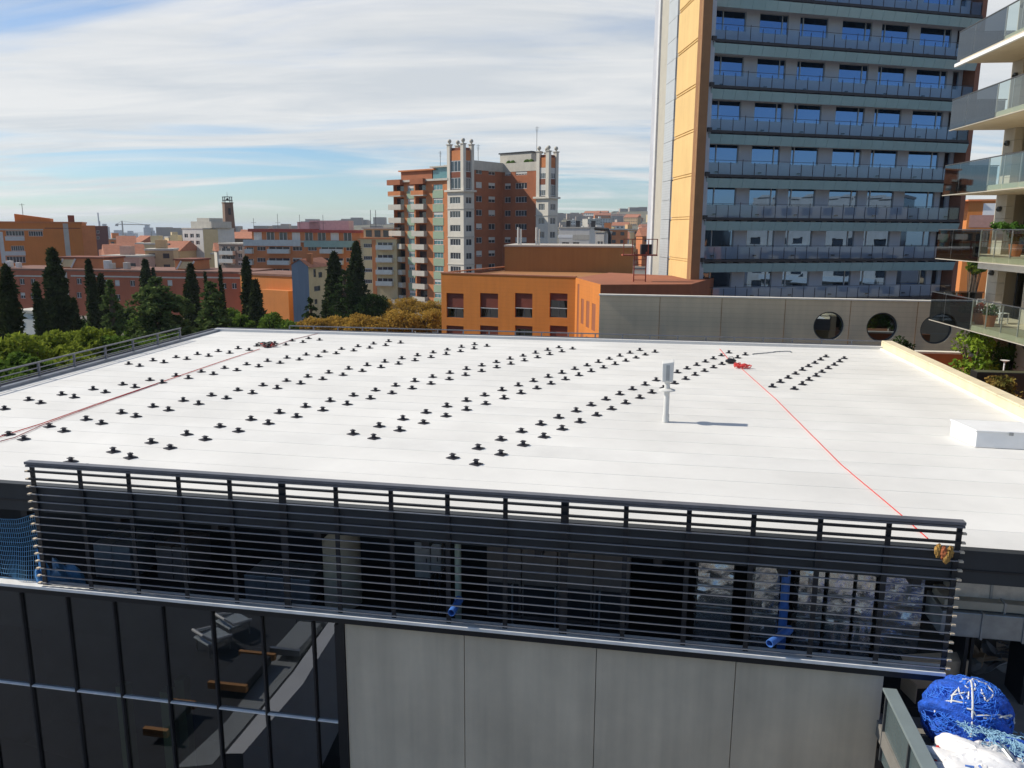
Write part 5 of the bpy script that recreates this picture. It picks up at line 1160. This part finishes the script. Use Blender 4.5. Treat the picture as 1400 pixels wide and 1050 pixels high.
bl_ = [(303, v-4, 322, v+5) for v in (343, 354)]
apt('brown_flats', 'weathered grey-brown flats below the church tower', 299, 215, 334, 212, 334, 10, mat('grey_brown', (.27, .22, .18), .9, var=.12, streak=.1), wins=wl, balcs=bl_, cap=m_conc2)
# dark brick block behind the orange one
apt('dark_brick_block', 'dark maroon brick block with rooftop mast beyond the orange apartments', 112, 330, 147, 335, 310, 20, mat('maroon_brick', (.13, .055, .05), .9, var=.15), wins=[(u, v, u+4, v+4) for u in (116, 124, 132) for v in (315, 323)], cap=m_brickd)
# pale workshop roofs and white rooftop house on the beside the turrets
r, f, Wd, zt_ = apt('white_rooftop_house', 'white rooftop house with chimneys between the turrets and the tower', 764, 235, 806, 232, 312, 14, m_plst, wins=[(768, 331, 778, 336), (783, 331, 792, 336)], cap=m_conc2, panels=[((763, 321, 783, 325), m_white, 'awning'), ((783, 321, 806, 328), m_conc2, 'awning')])
for u in (777, 790, 811): x = f.hit(u, 300, 1, 8).x; g = B(); g.box(x-.6, x+.6, 8, 9, zt_-3, zt_+2.2); g.o('chimney', m_charc, r)
r, f, Wd, zt_ = apt('white_stair_house', 'narrow white stair house with dark arched pipe behind the brown wall block', 814, 205, 826, 204, 318, 6, m_plst, wins=[(817, 330, 820, 334), (821, 330, 824, 334)], cap=m_conc2)
g = B(); g.tube([(Wd+1.2, 1, 0), (Wd+1.2, 1, zt_-.5), (Wd+.6, 1, zt_+.8), (-.5, 1, zt_+1.0)], .45, 8); g.o('arched_pipe', m_dark, r)
# seen through the gap at the right
r, f, Wd, zt_ = apt('orange_white_house', 'orange and white house glimpsed between the tower and the balconies', 1325, 150, 1372, 148, 275, 14, m_orl, wins=[(1346, 304, 1352, 311), (1356, 304, 1362, 311)], panels=[((1344, 278, 1364, 294), m_white, 'white_wall'), ((1325, 294, 1372, 311), mat('dusty_pink', (.42, .24, .2), .9), 'pink_wall')], cap=m_bricko)
g = B(); g.box(-4, f.hit(1342, 280).x, -.5, 10, zt_, zt_+.01); g.o('side_step', m_orl, r)

# ================================================================== trees
m_bark = MATS['bark']
m_cyp = leafmat('cypress_leaves', (.06, .08, .028), (.02, .03, .011), .12)
m_ced = leafmat('cedar_leaves', (.15, .20, .06), (.05, .08, .028), .25)
m_brd = leafmat('broad_leaves', (.29, .34, .045), (.10, .14, .02), .4)
m_brd2 = leafmat('mid_green_leaves', (.16, .25, .04), (.05, .09, .016), .35)
m_aut = leafmat('autumn_leaves', (.50, .32, .07), (.30, .19, .04), .4)
m_drk = leafmat('evergreen_dark', (.05, .085, .025), (.015, .03, .01), .15)
def spot(u, vt, D): p = py(u, vt, D); return (p.x, p.y, .05), p.z
def cypress(label, u, vt, D, rpx, n=2600, group='cypresses in the garden'):
    (x, y, _), h = spot(u, vt, D); r = rpx/1080*D*1.02; e = E('cypress_tree', label, 'cypress', (x, y, .05), 0, group)
    ph = [random.uniform(0, 6) for _ in range(6)]
    prof = lambda t: (np.clip(t/.12, 0, 1)**.5*.92+.08)*np.clip((1-t)/.62, 0, 1)**.62
    def pts(m):
        t = rng.uniform(.06, 1, m)**.9; a = rng.uniform(0, 6.283, m); q = rng.uniform(.72, 1.05, m)
        lum = 1+.16*np.sin(3*a+7*t+ph[0])+.15*np.sin(5*a-17*t+ph[1])+.13*np.sin(2*a+29*t+ph[2])+.10*rng.normal(size=m)*(rng.random(m) < .25)
        R_ = r*prof(t)*q*lum+.03; return np.stack([R_*np.cos(a)+.10*r*np.sin(5*t+ph[3]), R_*np.sin(a), t*h], 1)
    V = leafquads(n, pts, .16+.07*r, asp=1.5)
    core = B(); nu, nv = 14, 16
    ring = []
    for j in range(nv+1):
        t = .06+.92*j/nv; R_ = float(r*prof(np.array(t))*.76)
        ring += [(R_*math.cos(6.283*i/nu)+.10*r*math.sin(5*t+ph[3]), R_*math.sin(6.283*i/nu), t*h) for i in range(nu)]
    core.add(ring, [(j*nu+i, j*nu+(i+1) % nu, (j+1)*nu+(i+1) % nu, (j+1)*nu+i) for j in range(nv) for i in range(nu)])
    leafmesh('crown', [V], m_cyp, e, core)
    g = B(); g.cyl((0, 0, 0), (0, 0, h*.3), .16+.05*r, 8, .1); g.o('trunk', m_bark, e)
def cedar(label, u, vt, D, rpx, lm=m_ced, tiers=11, nb=9, dens=60, low=.25, droop=.12, group='conifers in the garden'):
    (x, y, _), h = spot(u, vt, D); r = rpx/1080*D; e = E('cedar_tree', label, 'cedar', (x, y, .05), 0, group); ch = []; tr = B()
    tr.tube([(0, 0, 0), (.05, 0, h*.5), (0, .05, h*.98)], .22*min(1, h/10), 7); br = B()
    for k in range(tiers):
        t = low+(1-low)*k/(tiers-1); L_ = r*(1-((t-low)/(1-low))**3*.85)*random.uniform(.75, 1.1)
        for b in range(nb):
            a = random.uniform(0, 6.283); l = L_*random.uniform(.65, 1.1); z = h*t+random.uniform(-.25, .25); dz = random.uniform(.0, .15)*l
            tip = np.array([math.cos(a)*l, math.sin(a)*l, z+dz-droop*l]); br.tube([(0, 0, z), tuple(np.array([math.cos(a)*l*.5, math.sin(a)*l*.5, z+dz])), tuple(tip)], .03, 4)
            def f(m, a=a, l=l, z=z, dz=dz):
                s_ = rng.uniform(.12, 1.05, m)**.7; wdt = .26*l*(1-.55*s_)+.12; o_ = rng.normal(0, .5, m)*wdt
                zz_ = z+dz*np.minimum(1, 2*s_)-droop*l*np.maximum(0, 2*s_-1)+rng.normal(0, .07+.02*l, m)-.05*np.abs(o_)
                return np.stack([math.cos(a)*l*s_-math.sin(a)*o_, math.sin(a)*l*s_+math.cos(a)*o_, zz_], 1)
            ch.append(leafquads(max(14, int(dens*l/2.2)), f, .17, flat=.55, asp=1.3))
    leafmesh('crown', ch, lm, e); tr.o('trunk', m_bark, e); br.o('branches', m_bark, e)
def broad(name, label, u, vt, D, rpx, lm, n=5200, size=.17, blobs=26, cat='tree', group='leafy trees in the garden', sc=1.0):
    (x, y, _), h = spot(u, vt, D); r = rpx/1080*D; e = E(name, label, cat, (x, y, .05), 0, group); ch = []; br = B(); hc = max(h-r*.85*sc, h*.45); cr = max(1.0, h-hc)
    for k in range(blobs):
        d = rng.normal(size=3); d /= np.linalg.norm(d); q = random.uniform(.35, .86); c = (d[0]*q*r, d[1]*q*r, hc+d[2]*q*cr*.9); br_ = r*random.uniform(.20, .36)
        ch.append(leafquads(n//blobs, ballpts(c, br_, (1.15, 1.15, .8), .35), size)); br.tube([(0, 0, h*.25), (c[0]*.45, c[1]*.45, h*.25+(c[2]-h*.25)*.55), c], .05, 5)
    leafmesh('crown', ch, lm, e); br.o('limbs', m_bark, e)
    g = B(); g.cyl((0, 0, 0), (0, 0, hc), .22, 9, .13); g.o('trunk', m_bark, e)
cypress('black-green cypress at the very edge beside the guard rail', 6, 366, 60, 19)
cypress('tallest and broadest dark cypress in front of the brick row', 70, 342, 76, 20, 4200)
cypress('narrow cypress tucked against the tallest broad one', 50, 387, 72, 10, 1800)
cypress('short young cypress standing beside the broad one', 100, 409, 82, 8, 1300)
cypress('slim tall cypress paired with a paler one before the brick row', 121, 356, 88, 9.5, 2600)
cypress('paler shorter cypress of the slim pair', 137, 375, 90, 10, 2200)
cypress('dark cypress rising behind the spreading cedar', 199, 356, 112, 11, 2600)
cypress('small dark cypress touching the one behind the cedar', 209, 367, 112, 5, 1000)
cypress('dense dark cypress between the two cedars', 260, 362, 98, 12, 2800)
cypress('thin pencil cypress before the orange roof house', 301, 363, 102, 3.5, 900)
cypress('pencil thin dark cypress next to the small cedar', 280, 372, 102, 3, 700)
cypress('tall cypress of the dark pair before the orange annex', 337, 352, 97, 10, 2800)
cypress('lower wider cypress of the dark pair before the orange annex', 349, 384, 95, 12, 2400)
cypress('thick dark cypress beside the grey gable', 455, 346, 108, 15, 3600)
cypress('tallest dark cypress before the cream apartments', 486, 331, 118, 13.5, 3400)
cedar('pale tipped young cedar leaning before the slim cypresses', 150, 388, 66, 24, m_ced, 13, 9, 80, .35, .25)
cedar('wide spreading blue-green cedar in the middle of the garden', 213, 386, 72, 50, m_ced, 11, 14, 85, .45, .10)
cedar('second layered cedar by the corner of the white roof', 288, 392, 66, 38, m_ced, 11, 13, 85, .42, .2)
cedar('dark layered conifer at the foot of the tall cypresses', 470, 374, 104, 26, m_drk, 11, 10, 55, .25, .12)
cedar('small drooping conifer before the grey gable', 424, 411, 88, 18, m_drk, 7, 7, 40, .4, .2)
for k, (u, lb) in enumerate(((20, 'low evergreen at the far end of the garden wall by the black cypress'), (85, 'low evergreen filling the gap beside the broad cypress'), (118, 'low evergreen at the foot of the slim cypress pair'), (160, 'low evergreen behind the pale tipped cedar'), (186, 'low evergreen between the two big cedars and the brick row'), (238, 'low evergreen beside the dense dark cypress'), (312, 'low evergreen beside the pencil cypress'), (352, 'low evergreen under the orange annex'), (385, 'low evergreen under the grey gable'))):
    broad('garden_tree', lb, u, 417+8*(k % 3), 100+4*(k % 4), 26, m_drk if k % 2 else m_brd2, 2600, .2, 16, group='low evergreens along the garden edge')
broad('evergreen_tree', 'round dark evergreen tree beside the autumn trees', 506, 391, 104, 30, m_drk, 5200, .16)
broad('leafy_tree', 'green tree with loose crown behind the roof corner', 366, 424, 74, 40, m_brd2, 5200, .17)
broad('leafy_tree', 'small green tree half hidden by the layered cedar', 325, 430, 80, 22, m_brd2, 2600, .16)
for (u, v, D, r, lb, lm) in ((10, 452, 40, 56, 'yellow-green leafy tree rising behind the guard rail end', m_brd), (62, 447, 43, 50, 'bright yellow-green tree at the foot of the broad cypress', m_brd), (112, 441, 50, 46, 'yellow-green tree below the young leaning cedar', m_brd), (30, 480, 34, 50, 'low leafy green tree right behind the guard rail', m_brd2), (95, 476, 38, 48, 'low olive green tree touching the guard rail posts', m_brd), (165, 458, 50, 40, 'olive green tree beneath the spreading cedar', m_brd2), (225, 452, 56, 38, 'dull green tree beneath the dense dark cypress', m_brd2)):
    broad('leafy_tree', lb, u, v, D, r, lm, 6500, .15, 30)
for k, (u, v, D, r, lb) in enumerate(((430, 433, 78, 26, 'low golden autumn tree next to the green loose tree'), (462, 430, 82, 30, 'golden brown autumn tree below the dark layered conifer'), (500, 428, 80, 32, 'golden autumn tree below the round evergreen'), (540, 423, 84, 34, 'tall golden autumn tree before the turreted building'), (578, 420, 86, 32, 'amber autumn tree beside the orange block'), (606, 424, 90, 24, 'last amber tree half hidden by the orange block corner'), (524, 409, 125, 20, 'dry brown tree rising beside the round evergreen'), (556, 407, 128, 22, 'dry brown tree at the foot of the green panelled wing'), (588, 409, 126, 22, 'dry brown tree between the turreted building and orange block'))):
    broad('autumn_tree', lb, u, v, D, r, m_aut, 5600, .13, 30, group='autumn trees behind the rear edge', sc=.7)
broad('street_tree', 'green street tree glimpsed under the balconies beyond the tower', 1337, 352, 120, 14, m_brd2, 1500, .2, 12, group='trees beyond the tower')
broad('street_tree', 'yellowing street tree glimpsed beside the tower foot', 1330, 362, 105, 9, m_brd, 1100, .18, 10, group='trees beyond the tower')
broad('park_tree', 'round green park tree among the far tiled roofs', 231, 344, 330, 12, m_brd2, 1500, .5, 12, group='trees among the far roofs')

# ================================================================== city roofs further out
hg = B(); V = []; nx, ny = 40, 14
for j in range(ny):
    for i in range(nx):
        x = -400+i*70; y = 700+j*130; t = max(0, 1-abs((x-480)/1100)**2)*min(1, j/8); V.append((x, y, -1+52*t*(1+.15*math.sin(i*1.3+j))))
hg.add(V, [(j*nx+i, j*nx+i+1, (j+1)*nx+i+1, (j+1)*nx+i) for j in range(ny-1) for i in range(nx-1)])
def hz(x, y):
    fx, fy = (x+400)/70, (y-700)/130; i, j = int(fx), int(fy)
    if i < 0 or j < 0 or i >= nx-1 or j >= ny-1: return 0
    return max(0, min(V[j*nx+i][2], V[(j+1)*nx+i+1][2], V[j*nx+i+1][2], V[(j+1)*nx+i][2]))
hg.o('hillside', mat('hill_scrub', (.12, .11, .07), .95, var=.3, vs=.02), kind='structure')
walls = [m_plst, m_ych, m_conc2, mat('ochre_plaster', (.50, .33, .17), .9, var=.1), mat('rose_plaster', (.50, .31, .24), .9, var=.1), m_bricko, mat('grey_plaster', (.40, .40, .40), .9, var=.1)]
wname = ['white', 'cream', 'grey-beige', 'ochre', 'rose', 'brick', 'grey']
def house(x, y, z, w_, d_, h, a, wi, gab, zone):
    f_ = E('distant_house', {'l': '%s %s house among far roofs between the church tower and orange apartments', 'r': '%s %s house on the far hillside beside the tower', 'm': '%s %s house in the far streets behind the brick apartments'}[zone] % (wname[wi], 'tile roofed' if gab else 'flat roofed'), 'house', (x, y, z), a, {'l': 'far houses next to the church', 'r': 'far houses on the hillside', 'm': 'far houses behind the apartments'}[zone])
    g = B(); g.box(0, w_, 0, d_, -3, h); g.o('wall', walls[wi], f_)
    if gab:
        g = B(); q = .28*d_; g.add([(-.4, -.5, h), (w_+.4, -.5, h), (w_+.4, d_/2, h+q), (-.4, d_/2, h+q), (-.4, d_+.5, h), (w_+.4, d_+.5, h)], [(0, 1, 2, 3), (3, 2, 5, 4), (0, 3, 4), (1, 5, 2)]); rf_ = g.o('roof', m_tile, f_)
    else:
        g = B(); g.box(-.2, w_+.2, -.2, d_+.2, h, h+.5); rf_ = g.o('roof', m_conc2, f_)
        g = B(); g.box(w_*.3, w_*.3+3, d_*.4, d_*.4+3, h+.5, h+3); g.o('stair_head', walls[wi], rf_)
    nfl = max(1, int(h/3.2)); nw = max(2, int(w_/3.4))
    for r_ in range(max(0, nfl-3), nfl):
        for c in range(nw):
            xa = w_*(c+.25)/nw; g = B(); g.box(xa, xa+w_*.45/nw, -.06, .02, r_*h/nfl+1.0, r_*h/nfl+2.4); g.o('window', m_fpane, f_)
random.seed(21)
for k in range(46):                                            # next to the church
    D = random.uniform(215, 620); u = random.uniform(118, 300); p = py(u, 330, D)
    house(p.x, p.y, gz(p.x, p.y), random.uniform(6, 13), random.uniform(8, 12), random.uniform(6, 11)*min(1, .7+D/900), random.uniform(-.6, .6), random.choice([0, 1, 2, 3, 4, 5, 2]), random.random() < .5, 'l')
for k in range(26):
    D = random.uniform(300, 700); u = random.uniform(320, 545); p = py(u, 330, D); house(p.x, p.y, gz(p.x, p.y), random.uniform(10, 20), 12, random.uniform(10, 15), random.uniform(-.5, .5), random.randrange(7), random.random() < .3, 'm')
for k in range(64):                                            # right, climbing the hill
    D = random.uniform(330, 1700); u = random.uniform(770, 905) if k < 54 else random.uniform(1325, 1375); p = py(u, 320, D); house(p.x, p.y, hz(p.x, p.y), random.uniform(9, 18)*(1+D/1700), 13, random.uniform(9, 17), random.uniform(-.6, .6), random.choice([0, 0, 1, 4, 3, 2, 5]), random.random() < .3, 'r')
# hazy high-rises, crane
m_hr = mat('far_concrete', (.33, .34, .36), .8, var=.1, vs=.05, stripes=(9, .2))
for (u0, u1, vt, D, lb) in ((138, 147, 310, 2300, 'rounded hazy tower block nearest the dark brick block'), (133.5, 136, 302, 2200, 'thin hazy spire tower beside the rounded block'), (152, 170, 318, 2600, 'wide low hazy slab block under the crane'), (172, 184, 319, 2600, 'hazy stepped block beside the crane mast'), (196, 206, 311, 2400, 'tallest hazy twin tower on the skyline'), (207, 213, 319, 2400, 'small hazy block attached to the twin tower'), (227, 238, 322, 2500, 'squat hazy block next to the white flats'), (240, 246, 323, 2500, 'low hazy block close to the white flats')):
    a, b = py(u0, vt, D), py(u1, vt, D); e = E('far_tower_block', lb, 'tower block', (a.x, D, gz(a.x, D)), 0, 'hazy skyline towers'); wv = b.x-a.x; a.z -= gz(a.x, D)
    g = B()
    if 'rounded' in lb: g.prism([(wv/2+wv/2*math.cos(t), wv/2+wv/2*math.sin(t)) for t in np.linspace(0, 6.283, 17)[:-1]], 0, a.z)
    else: g.box(0, wv, 0, wv*.8, 0, a.z)
    g.o('shaft', m_hr, e)
    g = B(); g.box(wv*.15, wv*.6, wv*.1, wv*.6, a.z, a.z+(8 if 'spire' not in lb else 22)); g.o('roof_plant', m_hr, e)
    if 'twin' in lb: g = B(); g.box(wv*.62, wv, -3, wv*.5, 0, a.z-14); g.o('second_shaft', m_hr, e)
    g = B(); g.box(-2, wv+2, -2, wv*.8+2, 0, 8); g.o('podium', m_hr, e)
p = py(167, 305, 1500); e = E('tower_crane', 'thin tower crane standing over the far roofs', 'crane', (p.x, 1500, gz(p.x, 1500))); m_cr = mat('crane_grey', (.30, .28, .25), .6)
zj = py(167, 306.5, 1500).z-gz(p.x, 1500)
g = B(); g.box(-.9, .9, -.9, .9, -1, zj+6); g.o('mast', m_cr, e)
g = B(); g.bar((-12, 0, zj), (52, 0, zj-1), 1.2, 1.4); g.o('jib', m_cr, e)
g = B(); g.bar((0, 0, zj+6), (38, 0, zj), .4, .4); g.bar((0, 0, zj+6), (-11, 0, zj), .4, .4); g.o('tie', m_cr, e)
g = B(); g.box(-13, -8, -1.2, 1.2, zj-3.5, zj-.8); g.o('counterweight', m_cr, e)
# far built-up mass beyond what can be told apart
g = B()
for k in range(1500):
    D = random.uniform(900, 4200); th = random.uniform(-.72, .62); x = D*math.tan(th); s_ = random.uniform(10, 30); h = max(hz(x, D), gz(x, D)) if hz(x, D) > 0 else gz(x, D)
    g.box(x, x+s_, D, D+s_, h-3, h+random.uniform(8, 17.5))
g.o('distant_city', mat('far_city', (.42, .34, .27), .9, c2=(.26, .22, .2), vs=.012), kind='stuff', label='far low city roofs fading towards the horizon', cat='city')
# low coastal ridge on the horizon
g = B(); V2 = []; n = 90
for i in range(n):
    x = -7000+i*155; h = (-60 if x < 0 else 10)+30*max(0, math.sin(i*.11+1.0))+10*math.sin(i*.37)+5*math.sin(i*.9)
    V2 += [(x, 9500+400*math.sin(i*.2), -90), (x, 9800+400*math.sin(i*.2), h), (x, 11500, -90)]
g.add(V2, [(3*i, 3*i+3, 3*i+4, 3*i+1) for i in range(n-1)]+[(3*i+1, 3*i+4, 3*i+5, 3*i+2) for i in range(n-1)])
g.o('hills', mat('far_hills', (.09, .10, .09), .95, var=.2, vs=.002), kind='structure')

# ================================================================== the courtyard terrace in front of the glazing (it mirrors in the panes) and the street behind
CT = min(MF.hit(-20, 1060).z, MF.hit(300, 1060).z)-.45
def mir(u, v, z=CT):
    p = MF.l(pz(u, v, z)); return MF.w((p.x, .04-p.y, z))
def mpoly(pts, z0, z1, name, m, **k):
    P = [mir(u, v, z1) for u, v in pts]; A2 = sum(P[i].x*P[(i+1) % len(P)].y-P[(i+1) % len(P)].x*P[i].y for i in range(len(P)))
    if A2 < 0: P = P[::-1]
    g = B(); g.prism([(p.x, p.y) for p in P], z0, z1); return g.o(name, m, **k)
m_pave = mat('courtyard_paving', (.30, .32, .33), .8, var=.12, vs=.8); m_deckshade = mat('shade_dark_decking', (.03, .033, .04), .7, var=.2, vs=1)  # decking blackened for the building's shade on the terrace; mattresses share it
mpoly([(-260, 1150), (-200, 800), (455, 800), (462, 850), (404, 930), (305, 1050), (290, 1150)], 0, CT, 'courtyard_terrace', m_deckshade, kind='structure')
g = B(); P = [MF.w(q) for q in ((-14, -.06, 0), (-14, -12, 0), (XR-1, -12, 0), (XR-1, -.06, 0))]; g.prism([(p.x, p.y) for p in P], .01, .03); g.o('dark_void_sheet', mat('void_black', (.03, .03, .032), .9), kind='structure')  # added dark sheet, so the void past the terrace mirrors black
e_ = mpoly([(308, 1030), (332, 1030), (414, 935), (466, 850), (452, 846), (400, 920)], 0, CT+.5, 'edge_wall', mat('edge_wall_white', (.66, .67, .68), .7, var=.06), label='pale low wall along the edge of the courtyard terrace', cat='wall')
mpoly([(240, 1050), (290, 1045), (398, 918), (450, 846), (430, 838), (372, 905), (310, 985)], CT, CT+.012, 'paving_strip', m_pave, kind='structure')
for (u0, v0, u1, v1, lb) in ((292, 948, 372, 912, 'low dark daybed with orange wood edge nearest the glazing in the courtyard'), (205, 1012, 262, 980, 'low dark daybed with orange wood edge further along the courtyard'), (376, 900, 440, 866, 'grey paved table block by the courtyard edge wall')):
    p, q = mir(u0, v0), mir(u1, v1); e = E('daybed', lb, 'daybed', (p.x, p.y, CT), MF.a, 'courtyard daybeds'); l = Fr(p, MF.a).l(q)
    x0_, x1_, y0_, y1_ = min(0, l.x), max(0, l.x), min(0, l.y), max(0, l.y)
    g = B(); g.box(x0_, x1_, y0_, y1_, .12, .38); g.o('mattress', m_deckshade if 'grey' not in lb else m_pave, e, bevel=.03)
    g = B(); mo = mat('orange_wood', (.50, .24, .08), .6, var=.15, vs=4)
    g.box(x0_-.1, x1_+.1, y1_, y1_+.12, .22, .42); g.box(x0_-.1, x1_+.1, y0_-.12, y0_, .22, .42); g.o('wood_edge', mo if 'grey' not in lb else m_grey, e)
for (u, v, lb) in ((292, 888, 'clear plastic wrapped chair nearer the glazing in the courtyard'), (320, 866, 'clear plastic wrapped chair behind the first one in the courtyard')):
    p = mir(u, v); e = E('courtyard_chair', lb, 'chair', (p.x, p.y, CT), MF.a+.5, 'courtyard chairs'); m_cw = mat('pale_chair', (.45, .50, .52), .4, var=.1)
    g = B(); g.box(-.45, .45, -.42, .42, .42, .5); g.o('seat', m_cw, e, bevel=.04)
    g = B(); g.tube([(-.45, -.4, .5), (-.5, .3, .62), (-.3, .48, .8), (.3, .48, .8), (.5, .3, .62), (.45, -.4, .5)], .05, 8); g.o('back_rim', m_white, e, smooth=True)
    for sx in (-.38, .38):
        for sy in (-.35, .35): g = B(); g.cyl((sx, sy, 0), (sx, sy, .42), .025, 8); g.o('leg', m_al, e)
random.seed(5)
for k, (x, y, w_, h, wi) in enumerate(((-62, -60, 22, 24, 1), (-24, -66, 26, 17, 0), (26, -60, 28, 26, 3), (80, -40, 30, 19, 5), (104, -14, 30, 23, 2), (122, 16, 26, 16, 3), (136, 44, 26, 25, 5))):
    e = E('street_block', '%s apartment block number of floors %d across the street, mirrored in the tower windows' % (wname[wi], int(h/3.1)), 'building', (x, y, 0), .0 if x < 60 else R(55+k*3), 'blocks across the street')
    e['label'] = '%s %d storey apartment block across the street, mirrored in tower windows' % (wname[wi], int(h/3.1))
    hol = [(w_*(c+.25)/7, w_*(c+.75)/7, r_*3.1+1, r_*3.1+2.5) for r_ in range(int(h/3.1)) for c in range(7)]
    T_ = Matrix.Translation((w_, 0, 0)) @ Matrix.Rotation(math.pi, 4, 'Z')
    g = B(T_); g.holed(0, w_, 0, h, 0, hol, .3); g.o('front_wall', walls[wi], e)
    g = B(T_); g.box(0, w_, .31, 12, 0, h-.05); g.o('mass', m_fpane, e)
    g = B(T_); g.box(-.2, w_+.2, -.3, 12, h, h+.5); g.o('roof_edge', m_conc2, e)
    for i_ in range(2, int(h/3.1), 2): g = B(T_); g.box(w_*.1, w_*.9, -1.2, -.01, i_*3.1-.2, i_*3.1+.8); g.o('balcony', m_balp, e)
# ================================================================== air
g = B(); g.box(-9200, 9200, -320, 16200, -95, max(Z9, 70)+3)
hz_ = bpy.data.materials.new('haze_air'); hz_.use_nodes = True; t = hz_.node_tree; t.nodes.clear()
pv_ = N('ShaderNodeVolumePrincipled', t); pv_.inputs['Color'].default_value = (.78, .88, 1, 1); pv_.inputs['Density'].default_value = .00010; pv_.inputs['Anisotropy'].default_value = .2
o_ = N('ShaderNodeOutputMaterial', t); L(pv_.outputs[0], o_.inputs['Volume'], t)
g.o('haze', hz_, kind='stuff', label='thin pale blue haze in the air over the city', cat='haze')
